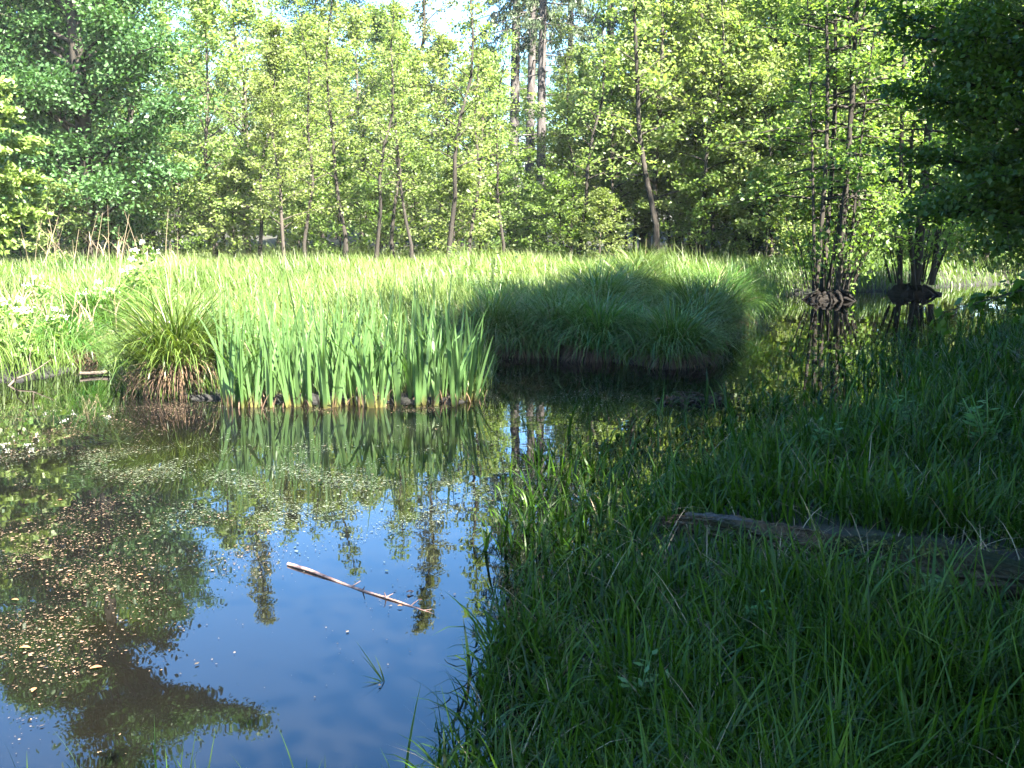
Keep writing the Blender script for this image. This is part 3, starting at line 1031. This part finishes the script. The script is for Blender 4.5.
# ------------------------------------------------------------------ grasses
def grass_object(name, pts, L, W, th0, th1, seg, mat, seed, az=None):
    rng = np.random.default_rng(seed)
    n = len(pts)
    az = rng.uniform(0, 2 * math.pi, n) if az is None else az
    v, f, t = blades(pts, az, L, th0, th1, W, seg, rng.normal(0, 0.5, n))
    o = MB().add(v, f, t).build(name, M[mat])
    o['kind'] = 'stuff'
    return o


# near bank
rng = np.random.default_rng(5)
log_a, log_b = at_z(625, 522, 0.16), at_z(1030, 572, 0.22)


def sample_bank(n, y0, y1):
    y = y0 * (y1 / y0) ** rng.uniform(0, 1, n)
    x = rng.uniform(-0.55, 1, n) * (0.53 * y + 0.8)
    return x, y


# most blades stand in small tufts, the rest between them
cx, cy = sample_bank(5200, 2.0, 27)
cr = rng.uniform(0.5, 1.25, len(cx))
ci = rng.integers(0, len(cx), 92000)
ca, cq = rng.uniform(0, 6.283, len(ci)), rng.normal(0, 1, len(ci))
x1 = cx[ci] + np.cos(ca) * cq * (0.03 + 0.012 * cy[ci])
y1 = cy[ci] + np.sin(ca) * cq * (0.03 + 0.012 * cy[ci])
x2, y2 = sample_bank(42000, 2.0, 27)
x = np.concatenate([x1, x2])
y = np.concatenate([y1, y2])
tuft = np.concatenate([cr[ci], np.full(len(x2), 0.6)])
taz = np.concatenate([ca + rng.normal(0, .8, len(ca)), rng.uniform(0, 6.283, len(x2))])
d = sdist(x, y)
reach = np.where(y > 5.0, 1.3, 0.2)
keep = (y > 0.5) & is_near(x, y) & (x > -0.75) & (rng.uniform(0, 1, len(x)) < np.where(d > 0, np.where(y > 4.5, .45 + .55 * sstep(0, 1.4, d), 1), 0.45 * np.clip(1 + d / reach, 0, 1) ** 1.3))
# little grows under and just before the log
lt = (x - log_a[0]) / (log_b[0] - log_a[0])
ly = log_a[1] + (log_b[1] - log_a[1]) * lt
front = (lt > 0.08) & (lt < 1.05) & (y < ly + 0.12) & (y > ly - 0.8)
under = (lt > 0.12) & (lt < 1.05) & (np.abs(y - ly + .05) < 0.14)
keep &= ~(under & (rng.uniform(0, 1, len(x)) < .93)) & ~(front & (rng.uniform(0, 1, len(x)) < np.where(lt < .3, .25, .85)))
x, y, d, tuft, taz, front = x[keep], y[keep], d[keep], tuft[keep], taz[keep], front[keep]
z = gz(x, y, d)
z = np.maximum(z, -0.06)
n = len(x)
patch = 0.5 + 0.5 * np.sin(x * 2.1 + 1.3 * np.sin(y * 1.7)) * np.sin(y * 2.6 + 0.7 * np.sin(x * 3))
L = (0.17 + 0.12 * patch) * tuft * rng.uniform(0.5, 1.6, n)
L *= np.where(front, np.where(lt[keep] < .35, .7, .5), 1.0)
W = (0.0058 + 0.0009 * y) * rng.uniform(0.5, 1.8, n)
th0 = np.abs(rng.normal(0.12, 0.3, n))
th1 = np.abs(rng.normal(1.1, 0.8, n))
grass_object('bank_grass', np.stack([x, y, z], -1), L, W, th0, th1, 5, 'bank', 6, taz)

# meadow
n0 = 150000
y = 9.5 + (38 - 9.5) * rng.uniform(0, 1, n0) ** 1.25
x = rng.uniform(-0.6, 0.6, n0) * (y + 4)
d = sdist(x, y)
keep = (~is_near(x, y)) & (d > -.12)
x, y, d = x[keep], y[keep], d[keep]
z = np.maximum(gz(x, y, d), -.05)
n = len(x)
patch = 0.5 + 0.5 * np.sin(x * 1.1 + 1.3 * np.sin(y * .7)) * np.sin(y * 0.9 + 0.7 * np.sin(x * 1.3))
L = (0.5 + 0.22 * patch) * rng.uniform(0.6, 1.3, n) * np.where(y > 24, .8, 1) * np.where((y < 13) & (x > -3.4) & (x < .3), np.clip(.48 + .12 * (y - 10), .48, 1), 1) * (0.8 + .35 * np.sin(x * .7 + 2) * np.sin(y * .55))
W = (0.004 + 0.00055 * y) * rng.uniform(0.6, 1.5, n)
az = rng.normal(2.6, 1.3, n)
grass_object('meadow_grass', np.stack([x, y, z], -1), L, W, np.abs(rng.normal(0.12, 0.15, n)), np.abs(rng.normal(0.9, 0.45, n)), 4, 'meadow', 7, az)


# ------------------------------------------------------------------ sedge tussocks
def tussock_proto(seed, nb, Lm, rb, label, loc, group, mh=1.0):
    rng = np.random.default_rng(seed)
    r = thing('sedge_tussock', label, 'sedge tussock', loc, group)
    a = rng.uniform(0, 2 * math.pi, nb)
    q = rng.uniform(0, 1, nb) ** 0.5
    P = np.stack([np.cos(a) * rb * q, np.sin(a) * rb * q, mh * (0.38 - 0.2 * q ** 2) + rng.uniform(-.08, .03, nb)], -1)
    az = a + rng.normal(0, 0.5, nb)
    L = Lm * rng.uniform(0.5, 1.25, nb)
    v, f, t = blades(P, az, L, 0.05 + 0.55 * q * rng.uniform(.5, 1.3, nb), np.abs(rng.normal(1.3, 0.4, nb)) + .55 * q ** 2 / mh, np.full(nb, 0.011) * rng.uniform(.6, 1.5, nb), 6, rng.normal(0, .5, nb), taper=.8)
    MB().add(v, f, t).build('leaves', M['sedge'], r)
    nd = nb // 14
    a = rng.uniform(0, 2 * math.pi, nd)
    q = rng.uniform(0, 1, nd) ** 0.5
    P = np.stack([np.cos(a) * rb * q, np.sin(a) * rb * q, mh * (0.38 - 0.2 * q ** 2)], -1)
    v, f, t = blades(P, a + rng.normal(0, .7, nd), Lm * rng.uniform(.4, 1.25, nd), .1 + .6 * q, np.abs(rng.normal(1.5, .7, nd)), np.full(nd, .009), 6, rng.normal(0, .6, nd))
    MB().add(v, f, t).build('dead_blades', M['stem'], r)
    # root column with dead straw skirt
    k = 22
    aa = np.linspace(0, 2 * math.pi, k, endpoint=False)
    rings = []
    for rr, zz in [(1.0, -.25), (.98, .0), (.95, .12), (.9, .25), (.6, .38), (.15, .42)]:
        kk = rb * rr * (1 + .09 * rng.normal(size=k))
        rings.append(np.stack([np.cos(aa) * kk, np.sin(aa) * kk, np.full(k, zz * (mh if zz > 0 else 1))], -1))
    v = np.concatenate(rings)
    f = [[g_ * k + i, g_ * k + (i + 1) % k, (g_ + 1) * k + (i + 1) % k, (g_ + 1) * k + i] for g_ in range(5) for i in range(k)]
    MB().add(v, f).build('root_mound', M['root'], r)
    ns = 700
    a = rng.uniform(0, 2 * math.pi, ns)
    P = np.stack([np.cos(a) * rb * .97, np.sin(a) * rb * .97, rng.uniform(.12, .36, ns) * mh], -1)
    v, f, t = blades(P, a, rng.uniform(.18, .45, ns), rng.uniform(1.2, 2.3, ns), rng.uniform(.9, 1.6, ns), np.full(ns, .009), 4, rng.normal(0, .5, ns))
    MB().add(v, f, t).build('dead_skirt', M['dead'], r)
    return r


tu = at_z(168, 396)
big = tussock_proto(41, 1300, 0.92, 0.36, 'bright sunlit sedge tussock with an exposed brown root column beside the iris stand', (tu[0], tu[1] + .35, 0), 'sedge tussocks along the water')
tu = at_z(600, 360)
wide = tussock_proto(42, 1300, .86, 0.4, 'middle tussock of the shaded front row on the sedge island', (tu[0], tu[1] + .3, 0), 'sedge tussocks along the water', .6)
G = 'sedge tussocks along the water'
for (src, px, py, dy, rz, sc, lab) in [
    (wide, 520, 357, .35, 1.1, .88, 'shaded tussock in the front row nearest the iris stand'),
    (wide, 678, 366, .25, 2.0, .95, 'shaded tussock at the water corner with a reddish root base'),
    (wide, 640, 362, .5, 5.0, .8, 'shaded tussock wedged between the middle and the corner tussocks'),
    (wide, 560, 357, .4, 3.3, .92, 'shaded tussock wedged between the middle one and the iris side'),
    (wide, 705, 346, .5, 4.1, .9, 'tussock just behind the water corner, drooping over the channel'),
    (wide, 724, 330, .6, 0.6, .95, 'tussock midway along the channel side of the island'),
    (wide, 738, 313, .8, 1.6, .95, 'last tussock at the far tip of the sedge island'),
    (wide, 492, 355, .3, 2.6, .9, 'small tussock half hidden behind the iris blades'),
    (big, 86, 352, .5, 4.6, 1.0, 'tussock behind the floating pale driftwood'),
    (wide, 128, 352, .6, 3.9, .9, 'tussock behind the bright tussock with the exposed roots'),
    (wide, 35, 372, .8, .9, .75, 'low tussock behind the white flowers on the near water edge'),
]:
    t = at_z(px, py)
    copy_thing(src, (t[0], t[1] + dy, 0.0), rz, (sc, sc, sc * (1 + .1 * math.sin(px))), lab, G, (.06 * math.sin(px * 3), .06 * math.cos(px * 2)))
for i, (px, D, sc) in enumerate([(548, 14.2, .8), (600, 14.6, .95), (655, 14.5, .75), (690, 15.6, .9), (575, 16.3, .85), (630, 16.8, 1.0), (668, 18.2, .9), (712, 18.0, .85), (718, 20, .85), (640, 20, .95), (585, 19.5, .9), (500, 14.4, .7)]):
    x = base_x(px, 300, D)
    copy_thing([wide, big][i % 2], (x, D, gz1(x, D) - 0.12), i * 1.3, (sc, sc, sc * .88), 'sedge tussock packed among its neighbours on top of the island', G, (.08 * math.sin(i * 5), .08 * math.cos(i * 3)))


# ------------------------------------------------------------------ iris stand
def iris_proto(seed, nb, label, loc):
    rng = np.random.default_rng(seed)
    r = thing('iris_plant', label, 'iris', loc, 'iris plants in the stand')
    fan = rng.uniform(0, math.pi)
    u = np.linspace(-1, 1, nb)
    P = np.stack([np.cos(fan) * u * .05, np.sin(fan) * u * .05, np.full(nb, -.06)], -1) + rng.normal(0, .008, (nb, 3)) * [1, 1, 0]
    az = np.where(u > 0, fan, fan + math.pi) + rng.normal(0, .25, nb)
    L = rng.uniform(.68, 1.22, nb) * (1.05 - .2 * np.abs(u))
    th0 = .03 + .1 * np.abs(u) + rng.uniform(0, .05, nb)
    th1 = rng.uniform(.0, .2, nb) + (rng.uniform(0, 1, nb) < .1) * rng.uniform(.4, 1.2, nb)
    W = rng.uniform(.022, .042, nb)
    for k in range(nb):
        v, f, t = blades(P[k:k + 1], az[k:k + 1], L[k:k + 1], th0[k:k + 1], th1[k:k + 1], W[k:k + 1], 7, rng.normal(0, .6, 1) + math.pi / 2 * rng.integers(0, 2), taper=.75, belly=.25)
        MB().add(v, f, t).build('blade', M['iris'], r)
    nd = 5
    P = rng.normal(0, .05, (nd, 3)) * [1, 1, 0]
    v, f, t = blades(P, rng.uniform(0, 6.28, nd), rng.uniform(.1, .26, nd), rng.uniform(.1, .6, nd), rng.uniform(.3, 1.2, nd), np.full(nd, .014), 4)
    MB().add(v, f, t).build('dry_sheath', M['dead'], r)
    return r


rng = np.random.default_rng(9)
iris_src = []
spots = []
for i in range(87):
    u = (i % 29) / 28
    rowi = i // 29
    px = 222 + 248 * u + rng.uniform(-5, 5)
    p = at_z(px, 405 - rowi * 8 + rng.uniform(-5, 3))
    spots.append((p[0], p[1], 0, px))
for i, (x, y, z, px) in enumerate(spots):
    if i == 0:
        lab = 'pale iris plant at the end of the stand beside the bright tussock'
    elif i == 28:
        lab = 'iris plant at the end of the stand leaning towards the dark channel'
    elif i < 29:
        lab = 'upright iris plant in the waterside row of the dense iris stand'
    else:
        lab = 'upright iris plant in the rear row of the dense iris stand'
    if len(iris_src) < 5:
        iris_src.append(iris_proto(50 + i, 6 + i % 3, lab, (x, y, z)))
    else:
        sc = rng.uniform(.88, 1.12)
        copy_thing(iris_src[i % 5], (x, y, z), rng.uniform(0, 6.28), (1, 1, sc), lab, 'iris plants in the stand', (0.0, 0.12 if i == 28 else rng.normal(0, .03)))

# ------------------------------------------------------------------ weeds, flowers, reeds
rng = np.random.default_rng(13)
def stalks(name, n, px0, px1, D0, D1, h0, h1, mat):
    m = MB()
    for i in range(n):
        px, D = rng.uniform(px0, px1), rng.uniform(D0, D1)
        x = base_x(px, 260, D)
        p = np.array([x, D, gz1(x, D)])
        h = rng.uniform(h0, h1)
        lean = rng.normal(0, .18, 2)
        m.add(*tube([p, p + [lean[0] * h * .4, lean[1] * h * .4, h * .55], p + [lean[0] * h, lean[1] * h, h]], [.005, .004, .002], 4))
        v, f, t = blades(np.repeat((p + [lean[0] * h * .5, lean[1] * h * .5, h * .55])[None], 3, 0), rng.uniform(0, 6.28, 3), rng.uniform(.25, .5, 3), rng.uniform(.1, .5, 3), rng.uniform(.5, 1.3, 3), np.full(3, .014), 4)
        m.add(v, f, t)
    o = m.build(name, M[mat])
    o['kind'] = 'stuff'


stalks('dry_reeds', 26, 30, 185, 16, 21, .8, 1.7, 'stem')
stalks('dry_weeds', 40, -10, 120, 11.5, 14, .5, 1.0, 'stem')


def flower_plant(seed, label, loc, h):
    rng = np.random.default_rng(seed)
    r = thing('flowering_plant', label, 'plant', loc, 'white flowering plants by the water')
    for s_ in range(3):
        st, lf, fl = MB(), MB(), MB()
        l = rng.normal(0, .15, 2)
        p1 = np.array([l[0] * h, l[1] * h, h * rng.uniform(.75, 1)])
        st.add(*tube([[0, 0, -.05], p1 * [.4, .4, .5], p1], [.006, .005, .003], 4))
        so = st.build('stem', M['weed_leaf'], r)
        for k in range(12):
            c = p1 * rng.uniform(.25, .95)
            scatter_leaves(lf, rng, [c], [c + rng.normal(0, .1, 3) * [1, 1, .5]], 6, .075, .03, .6)
        lf.build('leaves', M['weed_leaf'], so, smooth=False)
        nf = 26
        C = p1 + rng.normal(0, .035, (nf, 3)) * [1, 1, .5]
        v, f = leaf_quads(C, rng.normal(size=(nf, 3)), rng.normal(size=(nf, 3)) * .5 + [0, -.3, 1], np.full(nf, .02), np.full(nf, .02))
        fl.add(v, f).build('flower_head', M['petal'], so, smooth=False)
    return r


fp = at_z(20, 380)
f1 = flower_plant(61, 'white flowering plant nearest the pale bare branch at the water edge', (fp[0], fp[1] + .3, .05), .8)
for i, (px, D, sc, lab) in enumerate([(5, 11.2, 1.0, 'white flowering plant at the very picture edge by the water'),
                                      (62, 11.8, .8, 'white flowering plant between the pale branch and the driftwood tussock'),
                                      (100, 13.2, 1.1, 'tall white flowering plant standing over the driftwood'),
                                      (128, 14.2, 1.2, 'white flowering plant rising behind the bright tussock'),
                                      (35, 13.5, 1.0, 'white flowering plant deeper in the meadow behind the low tussock'),
                                      (150, 16.5, 1.2, 'white flowering plant farthest back near the dry reeds')]):
    x = base_x(px, 330, D)
    copy_thing(f1, (x, D, max(0, gz1(x, D))), i * 1.1, (sc, sc, sc), lab)


def leafy_weed(seed, label, loc, h, mat, group=None, spread=.28, size=.1):
    rng = np.random.default_rng(seed)
    r = thing('leafy_weed', label, 'plant', loc, group)
    st, lf = MB(), MB()
    for s in range(5):
        l = rng.normal(0, spread, 2)
        p1 = np.array([l[0] * h, l[1] * h, h * rng.uniform(.7, 1)])
        st.add(*tube([[0, 0, -.05], p1 * [.4, .4, .55], p1], [.006, .005, .003], 4))
        for k in range(12):
            q = rng.uniform(.3, 1.0)
            c = p1 * q
            a = rng.uniform(0, 6.28)
            dv = np.array([math.cos(a), math.sin(a), .25])
            v, f = leaf_quads((c + dv * size * .6)[None], dv[None], np.array([[rng.normal(0, .3), rng.normal(0, .3), 1]]), np.array([size * rng.uniform(.8, 1.3)]), np.array([size * .5]))
            lf.add(v, f)
    st.build('stem', M[mat], r)
    lf.build('leaves', M[mat], r, smooth=False)
    return r


x = base_x(492, 280, 15)
w1 = leafy_weed(71, 'bright leafy weed standing above the meadow grass beside the sedge island', (x, 15, gz1(x, 15)), 1.15, 'weed_leaf', 'leafy weeds in the meadow')
x = base_x(462, 280, 16)
copy_thing(w1, (x, 16, gz1(x, 16)), 2, (.9, .9, .95), 'smaller bright leafy weed above the iris tips')
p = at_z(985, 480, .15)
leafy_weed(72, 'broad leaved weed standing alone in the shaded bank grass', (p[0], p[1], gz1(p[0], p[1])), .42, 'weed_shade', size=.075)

for i, (px, py, sc, lab) in enumerate([(905, 450, .8, 'small broad leaved weed nearer the overhanging boughs'), (820, 470, .7, 'low broad leaved weed in the grass above the log'),
                                       (640, 690, .55, 'low broad leaved weed in the grass well below the log'), (940, 660, .6, 'low broad leaved weed in the darkest grass under the log'),
                                       (760, 650, .5, 'tiny broad leaved weed in the grass under the middle of the log')]):
    p = at_z(px, py, .15)
    if i == 0:
        w2 = [o for o in S.objects if o.name.startswith('leafy_weed')][-1]
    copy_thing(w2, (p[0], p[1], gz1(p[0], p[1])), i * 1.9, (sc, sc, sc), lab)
rng = np.random.default_rng(91)
x, y = sample_bank(3200, 2.0, 14)
d = sdist(x, y)
k = (d > .02) & is_near(x, y)
x, y, d = x[k], y[k], d[k]
n = len(x)
grass_object('dead_straw', np.stack([x, y, gz(x, y, d)], -1), rng.uniform(.12, .4, n), (.003 + .0006 * y), rng.uniform(.4, 1.3, n), rng.uniform(.2, 1.0, n), 4, 'stem', 92)

# ------------------------------------------------------------------ log, stick, driftwood
rng = np.random.default_rng(17)
def on_bank(px, py, h):
    zc = .2
    for _ in range(6):
        p = at_z(px, py, zc)
        zc = gz1(p[0], p[1]) + h
    return at_z(px, py, zc)


A_ = on_bank(655, 524, .06)
B_ = on_bank(1040, 586, .12)
lg = thing('fallen_log', 'dark rotting fallen log with mossy patches lying in the bank grass', 'log', tuple((A_ + B_) / 2))
s = np.linspace(0, 1, 90)
path = A_ + (B_ - A_) * s[:, None] - (A_ + B_) / 2
path[:, 2] += .03 * np.sin(s * 7)
path[:, 1] += .03 * np.sin(s * 9 + 1)
rad = np.interp(s, [0, .25, .5, .75, .9, 1], [.03, .062, .095, .115, .09, .04])
sides = 44
v, f, t = tube(path, rad, sides)
v = v.reshape(90, sides, 3)
cen = path[:, None, :]
sm = np.cumsum(rng.normal(0, 1, (90, sides)), 0)
sm = (sm - sm.mean(0)) / (sm.std(0) + 1e-6)
groove = 1 + .12 * rng.normal(size=(1, sides)) + .07 * sm + .03 * rng.normal(size=(90, sides))
v = cen + (v - cen) * groove[..., None]
lb = MB().add(v.reshape(-1, 3), f, t)
for i in range(150):                      # splintered lengths of bark and rotten wood along the trunk
    k0 = int(rng.integers(2, 70))
    k1 = min(89, k0 + int(rng.integers(6, 22)))
    j = int(rng.integers(0, sides))
    ln = v[k0:k1, j] + (v[k0:k1, j] - path[k0:k1]) * rng.uniform(-.02, .1)
    ln = ln + rng.normal(0, .002, ln.shape)
    if len(ln) > 3:
        lb.add(*tube(ln, np.interp(np.linspace(0, 1, len(ln)), [0, .3, 1], [.002, .008, .002]) * rng.uniform(.5, 1.4), 4, .2, rng))
lb.build('bark', M['log'], lg, smooth=False)
# split pale wood plate along the top of the narrow end
v, f, t = tube(path[10:40:2] + [0, 0, .045], np.interp(np.linspace(0, 1, 15), [0, .5, 1], [.015, .032, .012]), 8, .22, rng)
MB().add(v, f, t).build('split_wood', M['log_pale'], lg)
for (q, w_) in [(.62, .07), (.72, .09), (.84, .1)]:
    k = int(q * 89)
    c = path[k] + [0, 0, rad[k] * .93]
    nb = 260
    C = c + rng.normal(0, 1, (nb, 3)) * [w_, w_ * .35, .008]
    v, f = leaf_quads(C, rng.normal(size=(nb, 3)), rng.normal(size=(nb, 3)) + [0, 0, .5], np.full(nb, .02), np.full(nb, .01))
    MB().add(v, f).build('moss_patch', M['moss'], lg, smooth=False)
for (q, dx, dy, l) in [(.93, .15, -.1, .3)]:
    k = int(q * 89)
    c = path[k]
    MB().add(*tube([c, c + np.array([dx, dy, l * .5]), c + np.array([dx * 1.8, dy * 1.6, l * .75])], [.025, .018, .006], 6, .1, rng)).build('branch_stub', M['log'], lg)

a, b = at_z(288, 564, .006), at_z(436, 615, .0)
st = thing('floating_stick', 'thin reddish bare stick floating in the blue sky reflection', 'stick', tuple(a))
s = np.linspace(0, 1, 14)
path = (b - a) * s[:, None] + np.stack([0 * s, .006 * np.sin(s * 8), .003 * np.sin(s * 11)], -1)
MB().add(*tube(path, (.0088 - .0055 * s), 8, .07, rng)).build('shaft', M['stick'], st)
for q, dx, dy, dz in [(.52, .04, .02, .02), (.56, .015, -.03, .03), (.75, .03, .02, .012), (.75, -.005, -.015, .03), (.92, .03, .03, .015), (.93, .04, -.01, .01)]:
    c = path[int(q * 13)]
    MB().add(*tube([c, c + np.array([dx, dy, dz])], [.004, .0015], 5)).build('twig_stub', M['stick'], st)

a, b = at_z(80, 374, .03), at_z(131, 371, .03)
tag(MB().add(*tube(np.linspace(a, b, 8) + rng.normal(0, .006, (8, 3)), np.linspace(.02, .03, 8), 8, .08, rng)).build('driftwood', M['driftwood']),
    'short pale driftwood floating in front of the shaded gap between tussocks', 'driftwood')
br = thing('dead_branch', 'pale forked dead branch dipping into the water at the picture edge', 'branch', tuple(at_z(6, 386)))
MB().add(*tube(np.array([[0, 0, -.03], [.06, .1, .06], [.16, .25, .1], [.3, .4, .22]]), [.014, .012, .009, .004], 6)).build('stem', M['driftwood'], br)
MB().add(*tube(np.array([[.06, .1, .06], [.1, .02, .13], [.22, -.02, .2]]), [.008, .006, .003], 5)).build('fork', M['driftwood'], br)
MB().add(*tube(np.array([[.16, .25, .1], [.12, .3, .25], [.15, .33, .42]]), [.007, .005, .002], 5)).build('fork', M['driftwood'], br)

# drooping grass sprig in the open water
p = at_z(385, 682)
P = np.repeat(np.array([[p[0], p[1], -.01]]), 6, 0)
az = np.array([2.5, 2.75, 3.1, 2.2, 3.4, 2.9])
v, f, t = blades(P, az, np.array([.2, .15, .1, .12, .09, .07]), np.array([.8, .7, 1.0, .5, 1.2, .9]), np.array([.1, .2, .5, .5, .4, .9]), np.full(6, .006), 5)
tag(MB().add(v, f, t).build('grass_sprig', M['bank']), 'lone dark grass sprig bent over in the open blue water', 'grass sprig')

# blades at the viewer's feet
rng = np.random.default_rng(23)
for i, (px, lab) in enumerate([(75, 'sparse grass tuft at the bottom edge under the dark reflection'), (165, 'grass tuft at the bottom edge below the reflected bough'),
                               (190, 'second grass tuft at the bottom edge close by the reflected bough'), (300, 'short grass tuft at the bottom edge of the blue water')]):
    c = at_z(px, 800)
    n = 9
    P = np.stack([c[0] + rng.normal(0, .06, n), c[1] + rng.normal(0, .03, n), np.full(n, -.02)], -1)
    v, f, t = blades(P, rng.uniform(0, 6.28, n), rng.uniform(.12, .26, n), rng.uniform(.0, .3, n), rng.uniform(.1, .7, n), np.full(n, .005), 5)
    tag(MB().add(v, f, t).build('grass_tuft', M['bank']), lab, 'grass tuft', 'grass tufts at the bottom edge')

# reddish debris clump in the channel
p = at_z(700, 402)
dc = thing('debris_clump', 'dark clump of soaked twigs and straw lying in the shaded channel', 'debris', (p[0], p[1], 0))
m = MB()
for i in range(26):
    a_ = rng.uniform(0, 6.28)
    c = np.array([rng.normal(0, .18), rng.normal(0, .1), rng.uniform(0, .05)])
    l = rng.uniform(.1, .3)
    m.add(*tube([c, c + [math.cos(a_) * l, math.sin(a_) * l, rng.normal(.01, .03)]], [.006, .003], 4))
m.build('twigs', M['root'], dc)
n = 120
C = rng.normal(0, 1, (n, 3)) * [.2, .12, .015] + [0, 0, .03]
v, f = leaf_quads(C, rng.normal(size=(n, 3)), rng.normal(size=(n, 3)) * .6 + [0, 0, 1], np.full(n, .05), np.full(n, .03))
MB().add(v, f).build('rotten_leaves', M['root'], dc, smooth=False)

# ------------------------------------------------------------------ things floating on the water
def scum(name, specs, mat, seed, size):
    rng = np.random.default_rng(seed)
    out = []
    for (cx, cy, sx, sy, n) in specs:
        n = int(n * 5)
        px = rng.normal(cx, sx, n)
        py = rng.normal(cy, sy, n)
        ok = (py > 300) & (py < 900)
        P = np.array([at_z(a_, b_, 0.004) for a_, b_ in zip(px[ok], py[ok])])
        # gather into loose rafts
        keep = (np.sin(P[:, 0] * 5 + 2 * np.sin(P[:, 1] * 3)) * np.sin(P[:, 1] * 4 + 1.5 * np.sin(P[:, 0] * 4)) + rng.normal(0, .28, len(P))) > .12
        out.append(P[keep])
    P = np.concatenate(out)
    P = P[sdist(P[:, 0], P[:, 1]) < -.02]
    n = len(P)
    P[:, 2] += rng.uniform(0, .004, n)
    L = size * np.clip(np.exp(rng.normal(-.15, .55, n)), .3, 3.5)
    v, f = leaf_quads(P, rng.normal(size=(n, 3)) * [1, 1, 0.03], rng.normal(size=(n, 3)) * .12 + [0, 0, 1], L, L * rng.uniform(.35, .8, n))
    o = MB().add(v, f).build(name, M[mat], smooth=False)
    o['kind'] = 'stuff'


scum('floating_leaf_litter', [(40, 470, 70, 40, 1500), (60, 560, 70, 40, 1100), (50, 430, 60, 14, 900), (170, 406, 50, 6, 900), (340, 410, 80, 3, 1200), (40, 640, 45, 40, 350),
                              (240, 530, 30, 22, 260), (415, 602, 22, 7, 50), (380, 465, 70, 22, 220), (620, 390, 60, 10, 300), (320, 620, 60, 50, 16)], 'litter', 71, .0075)
scum('floating_duckweed', [(120, 465, 80, 10, 2200), (300, 480, 80, 25, 2600), (420, 480, 50, 30, 1600), (250, 515, 50, 18, 400), (600, 400, 60, 20, 700), (780, 350, 40, 20, 700), (540, 440, 40, 25, 700)], 'duckweed', 72, .009)
rng = np.random.default_rng(29)
lp = [(96, 668), (25, 648), (40, 560), (70, 575), (28, 520), (60, 500), (110, 590), (15, 600), (150, 470), (96, 520), (410, 592), (420, 600), (400, 606), (34, 690), (140, 575), (62, 618)]
src = None
for i, (px, py) in enumerate(lp):
    p = at_z(px, py, .008)
    if src is None:
        m = MB()
        l, w_ = .055, .028
        u = np.linspace(0, 1, 7)
        wd = w_ * np.sin(np.pi * np.clip(u, .03, .97)) ** .8 * .5
        vv = np.concatenate([np.stack([u * l - l / 2, -wd, .006 * np.sin(u * 3) + .003 * np.ones(7)], -1), np.stack([u * l - l / 2, 0 * u, .004 * np.sin(u * 3)], -1), np.stack([u * l - l / 2, wd, .006 * np.sin(u * 3) + .003], -1)])
        ff = [[r_ * 7 + i_, r_ * 7 + i_ + 1, (r_ + 1) * 7 + i_ + 1, (r_ + 1) * 7 + i_] for r_ in range(2) for i_ in range(6)]
        src = m.add(vv, ff).build('fallen_leaf', M['leaf_orange'])
        tag(src, 'curled orange leaf floating on the dark tree reflection', 'leaf', 'fallen leaves floating on the water')
        o = src
    else:
        o = src.copy()
        S.collection.objects.link(o)
        o['label'] = 'curled orange leaf floating near the stick' if px > 390 else ('orange leaf floating near the water edge bottom' if i == 1 else 'small tan fallen leaf floating among the leaf litter')
    o.location = [float(c) for c in p]
    o.rotation_euler = (0, 0, rng.uniform(0, 6.28))
    k = .8 if i < 2 else rng.uniform(.35, .65)
    o.scale = (k, k, k)
